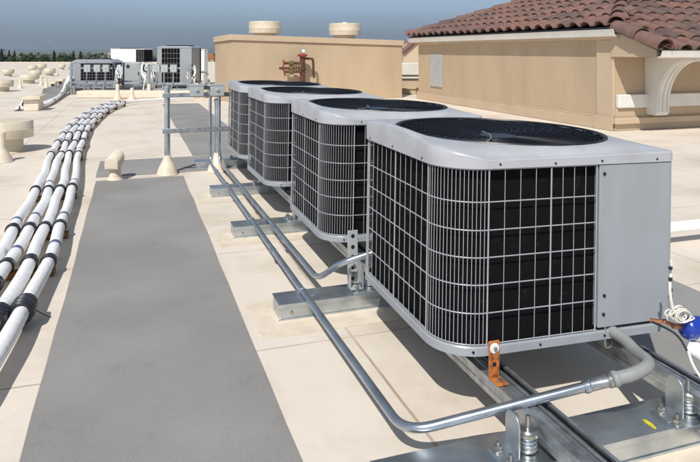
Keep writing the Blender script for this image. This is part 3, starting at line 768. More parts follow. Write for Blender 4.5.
# gooseneck vent
gp = G(115, 180)
t_ = thing('gooseneck_vent', (gp.x, gp.y, 0), 'short cream gooseneck vent with curved hood at the walkway corner', 'vent')
b_ = MB(); b_.lathe([(.075, .002), (.07, .008), (.058, .02), (.052, .04), (.052, .17)], (0, 0, 0), 24); b_.build('stem', M['creamboot'], t_)
b_ = MB(); vs = []; n = 16
pr = [(.060, -.045), (-.060, -.045)]; pr = [(.060*math.cos(R(180*i/n)), .060*math.sin(R(180*i/n))) for i in range(n+1)]+pr[::-1]
m_ = len(pr)
for y_, dz, sc in ((-.085, -.020, .92), (-.080, -.020, 1), (.060, .028, 1), (.066, .028, .93)):
    for x_, z_ in pr: vs.append((x_*sc, y_, .172+z_*sc+dz))
fs = [tuple(range(m_)), tuple(range(4*m_-1, 3*m_-1, -1))]
for q in range(3):
    for i in range(m_): fs.append((q*m_+i, q*m_+(i+1) % m_, (q+1)*m_+(i+1) % m_, (q+1)*m_+i))
b_.add(vs, fs); b_.build('hood', M['creamboot'], t_)
q = MB(); q.prism([(p[0]*.8, .152+p[1]*.8) for p in pr], 'y', -.088, -.0855); q.build('mouth', M['cream'], t_)
t_.rotation_euler = (0, 0, R(-22)); t_.scale = (.92, .92, .92)

# ---------------------------------------------------------------- mushroom vents and pipe boots
def mushroom(cx, r_px, ytop, ycap, ybase, label, mt='cream', stem=.62):
    Yb = YG(ybase); p = G(cx, ybase); R_ = r_px*Yb/F; h1 = (ybase-ytop)*Yb/F*.97; h0 = (ybase-ycap)*Yb/F
    t_ = thing('mushroom_vent', (p.x, p.y, 0), label, 'roof vent', 'round cream roof vents')
    b_ = MB(); b_.lathe([(.001, .002), (R_*stem*1.25, .002), (R_*stem*1.03, .02), (R_*stem, .04), (R_*stem, h0+.02)], (0, 0, 0), 32); b_.build('stem', M[mt], t_)
    b_ = MB(); b_.lathe([(R_*.55, h0+.015), (R_*.97, h0+.012), (R_, h0), (R_*1.01, h0+.004), (R_, h0+(h1-h0)*.45), (R_*1.012, h0+(h1-h0)*.5), (R_*.995, h0+(h1-h0)*.55), (R_*.99, h1-.018), (R_*.96, h1-.006), (R_*.6, h1+.004), (.001, h1+.008)], (0, 0, 0), 36)
    b_.build('cap', M[mt], t_); return t_
mushroom(7, 24, 119, 137, 151.5, 'large round cream vent at the left edge near the pipes')
mushroom(2, 10.5, 79.5, 86.5, 91.5, 'round cream vent at the left edge above the box vent')
mushroom(29, 8.4, 74, 79.5, 83.5, 'wide cream vent left of the middle of the distant vent group')
mushroom(8, 5.7, 69, 73.5, 76.5, 'small cream vent nearest the left edge in the distant group')
mushroom(32.5, 4.6, 65, 69.3, 72, 'distant cream vent in the back line, left one of the pair')
mushroom(41.5, 4.6, 63.6, 67.8, 70.5, 'distant cream vent in the back line, right one of the pair')
mushroom(35.5, 5.6, 70, 75, 78, 'distant cream vent in the middle of the crowded group')
mushroom(49.5, 5.6, 68, 73, 76, 'distant cream vent at the right of the crowded group')
mushroom(62, 3.4, 64, 67.5, 70, 'distant cream vent just left of the far condensers')
def cone(cx, ytop, ybase, label, rpx=2.6):
    Yb = YG(ybase); p = G(cx, ybase); h = (ybase-ytop)*Yb/F; r = rpx*Yb/F
    b_ = MB(); b_.lathe([(.001, .002), (r*1.05, .002), (r, .015), (r*.75, h*.25), (r*.5, h*.42), (r*.42, h*.5), (r*.42, h*.97), (r*.36, h), (.001, h)], (0, 0, 0), 20)
    o = b_.build('pipe_boot', M['creamboot']); o.location = (p.x, p.y, 0); return tag(o, label, 'vent pipe', 'cream vent pipes')
cone(0.5, 132, 162, 'tall cream vent pipe cut off by the left edge of the picture', 11.5)
cone(20.3, 79, 88.5, 'slim cream vent pipe left of the wide cream vent', 2.6)
cone(41.2, 77, 85.5, 'slim cream vent pipe, left one of the pair in front of the vent group', 2.2)
cone(46.3, 78, 87.3, 'slim cream vent pipe, right one of the pair in front of the vent group', 2.3)
cone(57, 68, 75.5, 'slim cream vent pipe right of the crowded vents', 1.5)
cone(117.5, 84, 99.5, 'bell footed cream pipe boot below the far grey cabinet, left one', 4)
cone(132, 88, 100, 'bell footed cream pipe boot below the far grey cabinet, middle one', 4)
cone(149, 84, 97.5, 'bell footed cream pipe boot at the foot of the far tall condenser', 4)
for (cx, yt, yb, lb) in ((54, 81.5, 90, 'short cream square vent with dark opening beside the slim pipes'), (61.5, 79, 87, 'short cream square vent close to the far rack post')):
    Yb = YG(yb); p = G(cx, yb); s_ = 2.4*Yb/F; h = (yb-yt)*Yb/F
    t_ = thing('square_vent', (p.x, p.y, 0), lb, 'roof vent', rz=-TH)
    b_ = MB(); b_.box(-s_, -s_, .003, s_, s_, h*.72); b_.build('case', M['creamboot'], t_, bevel=.01)
    b_ = MB(); b_.box(-s_*.8, -s_*1.02, h*.35, s_*.8, -s_*1.0, h*.68); b_.build('opening', M['black'], t_)
    b_ = MB(); b_.box(-s_*1.2, -s_*1.3, h*.74, s_*1.2, s_*1.2, h); b_.build('hood', M['cream'], t_, bevel=.01)

# box vent with pipes coming out of it
p = G(31, 111)
t_ = thing('box_vent', (p.x, p.y, 0), 'low cream box hood with white pipes passing through it', 'pipe hood', rz=R(-8))
k_ = YG(111)/F
b_ = MB(); b_.box(-7*k_, 0, .003, 7*k_, .32, 11*k_); b_.build('case', M['creamboot'], t_, bevel=.01)
b_ = MB(); b_.prism([(-11.5*k_, 11*k_), (9.5*k_, 11.4*k_), (9.5*k_, 15*k_), (3*k_, 15.8*k_), (-6*k_, 14.5*k_)], 'y', -.06, .40); b_.build('hood', M['cream'], t_, bevel=.008)
b_ = MB()
for i, (x_, z_) in enumerate(((-13, 3), (-11, 6), (-9.5, 9))):
    b_.tube(smooth([(-5*k_, .1+.05*i, z_*k_), (x_*k_, .06+.05*i, z_*k_), (x_*k_-.03, .10+.05*i, z_*k_-.03)], 2), .030, 10)
b_.pieces('pipe_stub', M['pipe'], t_)
b_ = MB()
for i, (x_, z_) in enumerate(((-12, 3), (-10, 6.3), (-8.8, 9.2))): b_.cyl((x_*k_, .06+.05*i, z_*k_), .035, .02, 10, 'x')
b_.box(-16*k_, .02, .003, -8*k_, .12, .012); b_.build('strap', M['strap'], t_)
q = MB(); a0, a1, a2, a3 = G(39.5, 104.5), G(60, 99.5), G(69, 87.5), G(43, 96.5)  # sloping sheet whose grey stands in for the shade on a wedge
zs = (.02, .02, .16, .18)
q.add([Vector((p.x, p.y, z_)) for p, z_ in zip((a0, a1, a2, a3), zs)]+[Vector((p.x, p.y, z_-.015)) for p, z_ in zip((a0, a1, a2, a3), zs)], [(0,1,2,3),(7,6,5,4),(0,4,5,1),(1,5,6,2),(2,6,7,3),(3,7,4,0)])
tag(q.build('shaded_wedge', M['pad'], smooth=False), 'sloping grey sheet standing for a shaded wedge between the box hood and the far rack', 'shaded wedge')
# second bundle going from the hood to the far rack
for i in range(4):
    pts = smooth([G(40+i*1.5, 106.5-i*1.2, .05), G(48+i*2, 104-i*1.6, .05), G(56+i*2, 99-i*1.5, .06), G(63+i*1.7, 92-i*1.2, .10), A(66+i*1.5, 82-i, 15.8), A(70+i*2, 76, 16.2)], 2)
    o = MB().tube(pts, .034, 10).build('insulated_pipe', M['pipe'])
    tag(o, ['lowest', 'second lowest', 'second highest', 'highest'][i]+' white pipe from the box hood to the far rack', 'pipe', 'white pipes at the far rack')
    b2 = MB(); c_ = pts[len(pts)//3]; dr = (pts[len(pts)//3+1]-c_).normalized(); b2.tube([c_, c_+dr*.08], .04, 10); 
    c_ = pts[len(pts)//2]; b2.tube([c_, c_+dr*.07], .04, 10); b2.build('strap', M['strap'], o)

# ================================================================ FAR EQUIPMENT GROUP
def far_unit(px0, px1, ytop, ybot, Y, splits, label, white=False, yaw=0, dome=3):
    """condenser seen from afar. splits: fractions where the grille starts and ends"""
    k_ = Y/F; W = (px1-px0)*k_; H = (ybot-ytop)*k_; p = A((px0+px1)/2, ybot, Y)
    t_ = thing('air_conditioner', p, label, 'air conditioner', 'condensers in the far equipment group', rz=-TH+R(yaw))
    a_, c_ = splits; hw = W/2; D = min(W, .9)
    ct = dome*k_
    pm = M['whitep'] if white else M['paint']
    b_ = MB(); b_.box(-hw+.012, .02, .02, hw-.012, D-.02, H-ct); b_.build('coil', M['coil'], t_)
    b_ = MB(); b_.prism([(-hw, 0), (hw, 0), (hw, D), (-hw, D)], 'z', 0, .035); b_.build('base_pan', pm, t_, bevel=.01)
    b_ = MB()
    if a_ > 0.02: b_.box(-hw, -.002, .03, -hw+W*a_, .03, H-ct); b_.box(-hw, -.002, .03, -hw+.02, D*.8, H-ct)
    if c_ < .98: b_.box(-hw+W*c_, -.002, .03, hw, .03, H-ct); b_.box(hw-.02, 0, .03, hw, D*.8, H-ct)
    if b_.v: b_.build('side_panel', pm, t_, bevel=.006)
    b_ = MB(); xs0, xs1 = -hw+W*a_, -hw+W*c_; nv = max(3, int((xs1-xs0)/.07))
    for i in range(nv+1): x_ = xs0+(xs1-xs0)*i/nv; b_.tube([(x_, .004, .03), (x_, .004, H-ct)], .0022, 4)
    for i in range(8): z_ = .03+(H-ct-.03)*i/7; b_.tube([(xs0, .004, z_), (xs1, .004, z_)], .0028, 4)
    b_.build('grille', M['wire'], t_)
    pr = [(-hw-.006, H-ct+.001), (hw+.006, H-ct+.001), (hw+.006, H-ct+.03), (hw*.75, H), (-hw*.75, H), (-hw-.006, H-ct+.03)]
    b_ = MB(); b_.prism(pr, 'y', -.006, D+.006); b_.build('top_cover', pm, t_, bevel=.01)
    b_ = MB(); b_.lathe([(.001, H+.004), (D*.40, H+.004), (D*.40, H+.02), (D*.36, H+.024), (D*.35, H+.008), (.001, H+.008)], (0, D/2, 0), 28); b_.build('fan_guard', M['guard'], t_)
    return t_
far_unit(71, 112.5, 59.5, 84.5, 16.0, (.24, .99), 'wide low condenser with grey left panel in the far equipment group', dome=4, yaw=4)
far_unit(156.5, 192, 46, 84, 15.2, (.14, .66), 'tall condenser with dark grille at the right of the far equipment group', dome=2.5, yaw=-3)
far_unit(110.5, 144, 48.8, 63, 19.5, (.76, .99), 'white sided condenser behind the grey cabinet in the far group', white=True, dome=.8)
q = A(198, 67, 20)
t_ = thing('white_cabinet', (q.x, q.y, 0), 'plain white rooftop cabinet beside the tall far condenser', 'cabinet', rz=-TH)
b_ = MB(); b_.box(-.20, 0, .003, .20, .5, q.z+.53); b_.build('case', M['whitep'], t_, bevel=.012)
b_ = MB(); b_.box(-.21, -.01, q.z+.533, .21, .51, q.z+.56); b_.build('lid', M['whitep'], t_)
q = A(131.5, 86, 16.3)
t_ = thing('grey_cabinet', q, 'grey metal control cabinet in the middle of the far equipment group', 'cabinet', rz=-TH)
b_ = MB(); b_.box(-.24, 0, 0, .24, .22, .61); b_.build('case', M['graybox'], t_, bevel=.008)
b_ = MB(); b_.box(-.215, -.012, .03, .215, 0, .58); b_.build('door', M['graybox'], t_, bevel=.004)
b_ = MB(); b_.box(.17, -.025, .28, .19, -.012, .36); b_.box(-.12, -.02, .46, -.05, -.012, .54); b_.build('handle', M['strap'], t_)
# rack frames there
def far_rack(px0, px1, Y, ytop, posts, boxes, label, yb=90):
    k_ = Y/F; p = A(px0, yb, Y); W = (px1-px0)*k_
    t_ = thing('conduit_rack', (p.x, p.y, 0), label, 'rack', rz=-TH); zt = CAMH-(ytop-HY)*k_
    for q in posts:
        b_ = MB(); x_ = (q-px0)*k_; b_.cyl((x_, 0, 0.003), .035, zt+.08, 12); b_.build('post', M['galv2'], t_)
    for z_ in (zt, .18, .30):
        b_ = MB(); b_.box(-.05, -.05, z_-.02, W+.05, -.03, z_+.02); b_.build('strut', M['galv'], t_)
    for q in boxes:
        x_ = (q-px0)*k_; b_ = MB(); b_.tube(smooth([(x_, -.07, zt-.02), (x_, -.07, .35), (x_-.04, -.07, .22), (x_-.10, -.02, .12)], 2), .016, 8); b_.build('riser', M['conduit'], t_)
    return t_, p, k_, zt
for (px0, px1, Y, yt, posts, boxes, lb, words) in (
        (71, 116, 15.4, 68, (71, 117), (88, 97.7, 106.5), 'strut rack with three switch boxes in front of the wide far condenser', 'left far rack'),
        (148, 192, 14.6, 68, (148.5, 190), (157, 165, 174), 'strut rack with three switch boxes in front of the tall far condenser', 'right far rack')):
    t_, p, k_, zt = far_rack(px0, px1, Y, yt, posts, boxes, lb)
    for n_, q in enumerate(boxes):
        c = A(q, yt, Y-.05)
        s_ = swbox((c.x, c.y, zt-.09), ['left', 'middle', 'right'][n_]+' grey switch box on the '+words, .15, .17, .06, 'grey switch boxes on the far racks'); s_.rotation_euler = (0, 0, -TH)
# shared low curb below this group
a0 = G(75, 101); a1 = G(205, 98)
t_ = thing('equipment_curb', (0, 0, 0), 'long low cream curb carrying the far equipment group', 'equipment curb', rz=-TH)
b_ = MB()
b_.box((76-350)/F*14.2, 14.2, .003, (205-350)/F*14.2, 14.7, .16); b_.build('curb', M['creamboot'], t_, bevel=.02)
b_ = MB(); b_.box((74-350)/F*15.9, 15.6, .003, (205-350)/F*15.9, 16.9, .13); b_.build('platform', M['pad'], t_, bevel=.01)
b_ = MB()
for k in range(9):
    x_ = (78+k*14.5-350)/F*15.6; b_.box(x_, 15.3, .14, x_+.05, 17.0, .20)
b_.box((74-350)/F*15.6, 15.5, .205, (204-350)/F*15.6, 15.56, .25); b_.box((74-350)/F*15.6, 15.45, .30, (204-350)/F*15.6, 15.5, .335)
b_.pieces('frame_rail', M['galv'], t_)
# loose looking white and black line sets between far machines
rnd = random.Random(12)
for n_, (xa, xb, lb) in enumerate(((112, 124, 'tangle of short white refrigerant lines left of the far grey cabinet'), (140, 156, 'tangle of white refrigerant lines between the far grey cabinet and the tall condenser'), (186, 196, 'bent white lines at the right side of the tall far condenser'))):
    org = A(xa, 88, 15.3); org.z = 0
    t_ = thing('line_set', org, lb, 'pipes', 'refrigerant lines in the far equipment group')
    for mt, cnt in (('pipe', 2), ('strap', 5), ('graybox', 3)):
        b_ = MB()
        for k in range(cnt):
            x0 = rnd.uniform(xa, xb); x1 = rnd.uniform(xa, xb)
            b_.tube([q-org for q in smooth([A(x0, rnd.uniform(62, 70), 15.3), A(x0+rnd.uniform(-3, 3), rnd.uniform(70, 78), 15.2), A((x0+x1)/2, rnd.uniform(72, 84), 15.1), A(x1, rnd.uniform(80, 92), 15.2)], 2)], .020 if mt != 'graybox' else .032, 8)
        b_.build({'pipe': 'white_line', 'strap': 'black_line', 'graybox': 'fitting'}[mt], M[mt], t_)
# cream junk pipes right of it: small vents and orange-topped boots
for (cx, yt, yb, r_, lb) in ((203, 73, 86, 2.6, 'short cream vent pipe left of the tan penthouse'), (209, 79, 90, 2.2, 'shorter cream vent pipe against the tan penthouse'), (197, 70, 80, 2.4, 'cream vent pipe beside the white cabinet')):
    cone(cx, yt, yb, lb, r_)
for n_, (pts_, lb) in enumerate((((( 200, 72), (206, 71.5), (208, 75)), 'upper small grey elbow pipe left of the penthouse'), (((197, 79), (198.5, 83), (203, 84)), 'lower small grey elbow pipe left of the penthouse'))):
    o = MB().tube(smooth([A(x_, y_, 17) for x_, y_ in pts_], 2), .03, 8).build('elbow_pipe', M['flex']); tag(o, lb, 'pipe')

# ================================================================ PENTHOUSE
PX0, PY0, PX1 = 2.16, 13.2, 6.42
e1 = G(232, 102); 
def solve_y(px, x):   # y on the vertical plane x=const seen at px
    a_ = (px-HX)/F; return (x*(CT-a_*ST))/(a_*CT+ST)
def solve_x(px, y):
    a_ = (px-HX)/F; return y*(a_*CT+ST)/(CT-a_*ST)
PX0 = solve_x(231.5, PY0); PX1 = solve_x(402, PY0); PY1 = min(solve_y(215, PX0), 19)
YL, YR = CT*PY0+ST*PX0, CT*PY0+ST*PX1; YB = CT*14.0+ST*solve_x(215, 14.0)
zl = CAMH+(HY-34.4)*YL/F; zr = CAMH+(HY-40.4)*YR/F; zb = CAMH+(HY-37.3)*YB/F
t_ = thing('penthouse', (PX0, PY0, 0), 'tan stucco rooftop penthouse with flat capped top behind the condensers', 'rooftop structure')
def slab(x0, y0, x1, y1, zlow, dz0, ztops, name, mt, par, org, bev=0):
    "box whose top follows four corner heights (x0y0,x1y0,x1y1,x0y1)"
    zs0 = [zlow]*4 if zlow is not None else [q-dz0 for q in ztops]
    xy = [(x0, y0), (x1, y0), (x1, y1), (x0, y1)]
    vs = [(a_-org[0], b__-org[1], z_) for (a_, b__), z_ in zip(xy, zs0)]+[(a_-org[0], b__-org[1], z_) for (a_, b__), z_ in zip(xy, ztops)]
    q = MB(); q.add(vs, [(0,3,2,1),(4,5,6,7),(0,1,5,4),(1,2,6,5),(2,3,7,6),(3,0,4,7)]); return q.build(name, mt, par, bevel=bev, smooth=bev > 0)
PXB = solve_x(215, 14.0)
zs = [zl, zr, zr+(zb-zl), zb]; org = (PX0, PY0)
def ztop(x, y): return zl+(zr-zl)*(x-PX0)/(PX1-PX0)+(zb-zl)*min(1, (y-PY0)/.8)*(x < PX0+.01)
def foot_(e): return [(PX0-e, PY0-e), (PX1+e, PY0-e), (PX1+e, PY0+.15), (PX1-1.25, PY0+1.0+e), (PX1-1.25, PY1+e), (PX0-e, PY1+e), (PXB-e, 14.0)]  # left wall turned to catch sun, unseen back corner cut to let sun past
for e_, zlo, dz, nm, mt, bv in ((0, .003, .125, 'wall', 'stucco', 0), (.035, None, 0, 'parapet_cap', 'stucco2', .008)):
    f_ = foot_(e_); n_ = len(f_); q = MB()
    q.add([(x-org[0], y-org[1], zlo if zlo is not None else ztop(x, y)-.12) for x, y in f_]+[(x-org[0], y-org[1], ztop(x, y)-dz) for x, y in f_],
          [tuple(range(n_)), tuple(range(2*n_-1, n_-1, -1))]+[(i, (i+1) % n_, n_+(i+1) % n_, n_+i) for i in range(n_)])
    q.build(nm, M[mt], t_, bevel=bv)
for px_, yt, lb in ((265, 21.3, 'left cream round vent on top of the tan penthouse'), (345, 23.3, 'right cream round vent on top of the tan penthouse')):
    y_ = PY0+1.1; x_ = solve_x(px_, y_); Y = CT*y_+ST*x_; k_ = Y/F; zt = CAMH+(HY-yt)*k_; R_ = 16*k_
    v_ = thing('mushroom_vent', (x_, y_, zt-.62), lb, 'roof vent', 'round vents on the penthouse')
    b_ = MB(); b_.lathe([(.001, 0), (R_*.66, 0), (R_*.66, .40), (.001, .40)], n=32); b_.build('stem', M['cream'], v_)
    b_ = MB(); c0 = .62-12*k_; b_.lathe([(R_*.6, c0+.02), (R_*.99, c0), (R_, c0+.02), (R_, c0+.10), (R_*1.008, c0+.11), (R_*.995, c0+.12), (R_*.99, .595), (R_*.95, .612), (.001, .622)], n=36); b_.build('cap', M['cream'], v_)
    if px_ == 345:
        b_ = MB(); b_.lathe([(.001, .615), (.07, .615), (.06, .65), (.001, .655)], n=16); b_.build('knob', M['cream'], v_)

# fire riser on the penthouse wall
fy = PY0-.22; fx = solve_x(302.5, fy); Yf = CT*fy+ST*fx; k_ = Yf/F
t_ = thing('fire_standpipe', (fx, fy, 0), 'rusty red fire standpipe with valves and white dial against the penthouse', 'standpipe')
def zz(py): return CAMH-(py-HY)*k_
def xx(px): return (px-302.5)*k_*1.02
b_ = MB(); b_.lathe([(.001, .003), (.055, .003), (.055, zz(57)), (.001, zz(57))], n=20); b_.lathe([(.055, zz(70)), (.075, zz(70)), (.075, zz(68)), (.055, zz(68))], n=20); b_.build('riser', M['redpipe'], t_)
b_ = MB(); b_.lathe([(.055, zz(57)), (.10, zz(56)), (.11, zz(55.2)), (.09, zz(54.2)), (.03, zz(53.4)), (.001, zz(53.3))], n=20); b_.build('flange', M['redwheel'], t_)
MX = Matrix.Rotation(R(90), 4, 'X') 
b_ = MB(); b_.lathe([(.001, 0), (.052, 0), (.052, .03), (.001, .03)], (xx(302.7), -.02, zz(50.8)), 24, MX); b_.build('dial_case', M['bolt'], t_)
b_ = MB(); b_.lathe([(.001, 0), (.038, 0), (.038, .003), (.001, .003)], (xx(302.7), -.0505, zz(50.8)), 24, MX); b_.build('dial', M['dial'], t_)
for (py, x0, rr_) in ((63, 284, .028), (68, 279, .026), (71.5, 284, .03)):
    b_ = MB(); b_.tube([(xx(x0), -.03, zz(py)), (xx(288), -.03, zz(py)), (0, -.01, zz(py))], rr_, 10)
    b_.build('branch', M['redpipe'], t_)
    b_ = MB(); b_.lathe([(.03, -.06), (.055, -.03), (.055, .03), (.03, .06)], (xx(291), -.03, zz(py)), 14, Matrix.Rotation(R(90), 4, 'Y')); b_.build('valve_body', M['brass'], t_)
b_ = MB()
for k in range(4): b_.tube([(xx(293+k*2.5), -.05, zz(65-k*1.2)), (xx(292+k*2.5), -.06, zz(72))], .018, 8)
b_.pieces('cross_pipe', M['brass'], t_)
for (px_, py) in ((283, 68), (283.5, 62.5), (284.5, 73)):
    w_ = MB(); c0 = (xx(px_), -.03, zz(py))
    w_.tube([(c0[0], c0[1]+.055*math.cos(a_*math.pi/9), c0[2]+.055*math.sin(a_*math.pi/9)) for a_ in range(18)], .010, 6, closed=True)
    for q in (0, 1): w_.tube([(c0[0], c0[1]-.055*math.cos(q*1.57), c0[2]-.055*math.sin(q*1.57)), (c0[0], c0[1]+.055*math.cos(q*1.57), c0[2]+.055*math.sin(q*1.57))], .006, 5)
    w_.build('handwheel', M['redwheel'], t_)
b_ = MB(); b_.tube(smooth([(0, 0, zz(58.5)), (xx(311), 0, zz(58.5)), (xx(313.5), 0, zz(59.5)), (xx(313.5), 0, zz(74)), (xx(314.5), 0, zz(78))], 2), .026, 10); b_.build('side_pipe', M['redpipe'], t_)

# ================================================================ PARAPET IN THE GAP, FAR ROOF BEHIND IT
y_ = 15.2; xg0, xg1 = 6.7, 9.4
Yg = 15.5; k_ = Yg/F
def zg(py): return CAMH-(py-HY)*k_
t_ = thing('parapet_wall', (0, 0, 0), 'low parapet wall with white coping between the penthouse and the tiled building', 'parapet', rz=-TH)
X0, X1 = (380-350)/F*Yg, (440-350)/F*Yg
b_ = MB(); b_.box(X0, Yg, .003, X1, Yg+.4, zg(78.8)); b_.build('wall', M['stucco2'], t_)
b_ = MB(); b_.box(X0, Yg-.05, zg(78.6), X1, Yg+.45, zg(76.5)); b_.box(X0, Yg-.02, zg(76.4), X1, Yg+.42, zg(75)); b_.box(X0, Yg-.09, zg(74.9), X1, Yg+.5, zg(63)); b_.build('coping', M['white'], t_, bevel=.012)
b_ = MB(); b_.box(X0, Yg-.03, zg(89), X1, Yg-.002, zg(88)); b_.build('ledge', M['stucco2'], t_)
# distant tiled house seen through the gap
Yh = 24.0; k_ = Yh/F
t_ = thing('tiled_house', cxy((411-350)/F*Yh, Yh, 0), 'distant tan house with sloping tiled roof seen in the gap beside the tiled building', 'building', rz=-TH)
def zh(py): return CAMH-(py-HY)*k_
def xh(px): return (px-411)*k_
b_ = MB(); b_.prism([(xh(403), -7.95), (xh(440), -7.95), (xh(440), zh(38)), (xh(411), zh(43)), (xh(403), zh(52))], 'y', 0, 2.5); b_.build('wall', M['stucco2'], t_)
b_ = MB()
for k in range(9):
    a_ = Vector((xh(402.5), 0, zh(52))).lerp(Vector((xh(424), 0, zh(33))), k/9); c_ = Vector((xh(402.5), 0, zh(52))).lerp(Vector((xh(424), 0, zh(33))), (k+1.15)/9)
    b_.tube([a_+Vector((0, -.05, 0)), c_+Vector((0, -.05, .02))], [.10, .085], 8); b_.tube([a_+Vector((0, 2.5, 0)), c_+Vector((0, 2.5, .02))], [.10, .085], 8)
b_.prism([(xh(402.5), zh(53)), (xh(424), zh(34)), (xh(424), zh(32.5)), (xh(402.5), zh(51.5))], 'y', -.05, 2.5)
b_.build('roof', M['tile'], t_)

# ================================================================ TILED BUILDING ON THE RIGHT
BX, BY = 6.0, 6.83                      # left wall plane x, front wall plane y
BY1 = solve_y(418.5, BX)
t_ = thing('tiled_building', (BX, BY, 0), 'tan stucco building with brown clay tile roof and white gutters on the right', 'building')
def lb(x0, y0, z0, x1, y1, z1, name, mt, bev=.004):
    q = MB(); q.box(x0-BX, y0-BY, z0, x1-BX, y1-BY, z1); return q.build(name, M[mt], t_, bevel=bev)
lb(BX, BY, .003, BX+7, BY1, 1.20, 'wall', 'stucco', 0)
EL = 1.315                               # eave height left slope
# soffit and gutter, left side
lb(BX-.065, BY-.14, 1.205, BX+.05, BY1+.15, 1.235, 'soffit', 'stucco2')
q = MB(); gx = -.065
q.prism([(gx, 1.235), (gx-.075, 1.245), (gx-.085, 1.30), (gx-.10, 1.335), (gx-.085, 1.335), (gx-.07, 1.30), (gx-.06, 1.262), (gx, 1.255)], 'y', -.16, BY1-BY+.25); q.build('gutter', M['white'], t_)
q = MB(); q.box(gx-.001, -.15, 1.236, gx+.02, BY1-BY+.24, 1.33); q.build('fascia', M['stucco2'], t_)
# base moulding and pilaster, left side
lb(BX-.035, BY+.02, .003, BX-.001, BY1+.03, .155, 'base_moulding', 'stucco2', .006)
lb(BX-.02, BY+.02, .158, BX-.001, BY1+.03, .176, 'base_moulding', 'stucco2', .004)
lb(BX-.03, BY-.02, .18, BX-.001, BY+.30, 1.20, 'pilaster', 'stucco2', .006)
lb(BX-.045, BY-.03, .003, BX-.036, BY+.34, .19, 'pilaster_base', 'stucco2', .004)
# grey access panel near the far end
ya, yb_ = solve_y(431, BX), solve_y(442.5, BX)
Ya = CT*yb_+ST*BX
lb(BX-.022, yb_, CAMH-(87.3-HY)*Ya/F, BX-.002, ya, CAMH-(54.3-HY)*Ya/F, 'access_panel', 'graybox', .003)
# front side: mouldings, sill band, corner block
lb(BX+.0, BY-.022, .003, BX+7, BY-.001, .085, 'base_moulding', 'stucco2', .006)
lb(BX-.03, BY-.075, .09, BX+7, BY-.001, .170, 'base_moulding', 'stucco2', .008)
lb(BX-.01, BY-.045, .172, BX+7, BY-.001, .185, 'base_moulding', 'stucco2', .003)
lb(BX+.0, BY-.030, .187, BX+7, BY-.001, .30, 'plinth', 'stucco', .004)
lb(BX+.02, BY-.07, .302, BX+7, BY-.001, .478, 'sill_band', 'white', .012)
# overhang box of the front eave
FY = 6.08; PIT = .36
def zf(y): return .985+PIT*(y-FY)      # underside line of front slope
q = MB(); q.prism([(FY-BY, .975), (-.002, .975), (-.002, 1.335), (FY-BY, 1.065)], 'x', -.045, 7); q.build('eave_box', M['stucco2'], t_)
q = MB(); gy = FY-BY
q.prism([(gy, .965), (gy-.07, .975), (gy-.08, 1.02), (gy-.095, 1.055), (gy-.08, 1.055), (gy-.065, 1.02), (gy-.055, .99), (gy, .985)], 'x', -.02, 7); q.build('gutter', M['white'], t_)
# curved corbels
def corbel(x):
    y0 = -.002; pr = [(y0, .972), (y0, .235), (y0-.05, .205), (y0-.20, .205), (y0-.225, .245), (y0-.225, .30)]
    for i in range(15):
        a_ = R(90*i/14); pr.append((gy+.03-(-1)*0+(-.225+y0-gy-.03)*math.cos(a_)*1.0+0, .34+(.60)*math.sin(a_)))
    pr.append((gy+.03, .972))
    q = MB(); q.prism(pr, 'x', x, x+.20); o = q.build('corbel', M['white'], t_, bevel=.008)
    # raised rib along the curve
    q = MB(); c = [(gy+.03+(-.225+y0-gy-.03)*math.cos(R(90*i/14)), .34+.60*math.sin(R(90*i/14))) for i in range(15)]
    c = [(y0-.225, .25)]+c
    pts = [(x+.10, a_-.004, b__) for a_, b__ in c]
    for off2 in (.03, .10, .17):
        q.tube([(x+off2, a_-.006, b__-.003) for a_, b__ in c], .016, 8)
    q.build('rib', M['white'], o)
corbel(.50); corbel(2.6); corbel(4.7)

# ---- clay tiles
def tile_field(origin, ue, us, rows_fn, ncols, nrows, pitch, course, b, slope_n):
    """barrel tiles; ue = unit vector along the eave, us = unit vector up the slope"""
    prof = []
    K = 9
    for i in range(K):
        a_ = math.pi*i/(K-1); prof.append((.5-.34*math.cos(a_), .62*math.sin(a_)))    # barrel
    prof = [(0, .02), (.08, -.02)]+prof+[(.94, -.02), (1.0, .02)]
    for r in range(nrows):
        for c in range(ncols):
            if not rows_fn((c+.5)*pitch, (r+.4)*course): continue
            jx, jz, js = random.uniform(-.004, .004), random.uniform(-.003, .003), random.uniform(-.012, .012)
            vs = []
            for (s_, lift) in ((-.03+js, .030+jz), (course*1.10, .0)):
                for th in (0, -.014):
                    for (px_, pz_) in prof:
                        sc = 1 if s_ < .1 else .94
                        vs.append(origin+ue*((c+.5)*pitch+(px_-.5)*pitch*sc+jx)+us*(r*course+s_)+slope_n*(lift+pz_*pitch*.36+th))
            n_ = len(prof); fs = []
            for i in range(n_-1):
                fs += [(i, i+1, 2*n_+i+1, 2*n_+i), (n_+i, 3*n_+i, 3*n_+i+1, n_+i+1), (i, n_+i, n_+i+1, i+1), (2*n_+i, 2*n_+i+1, 3*n_+i+1, 3*n_+i)]
            fs += [(0, 2*n_, 3*n_, n_), (n_-1, 2*n_-1, 4*n_-1, 3*n_-1)]
            b.add(vs, fs)
cs_ = math.sqrt(1+PIT*PIT)
Ltot = (BY1+.25)-(BY); RISE = 3.4
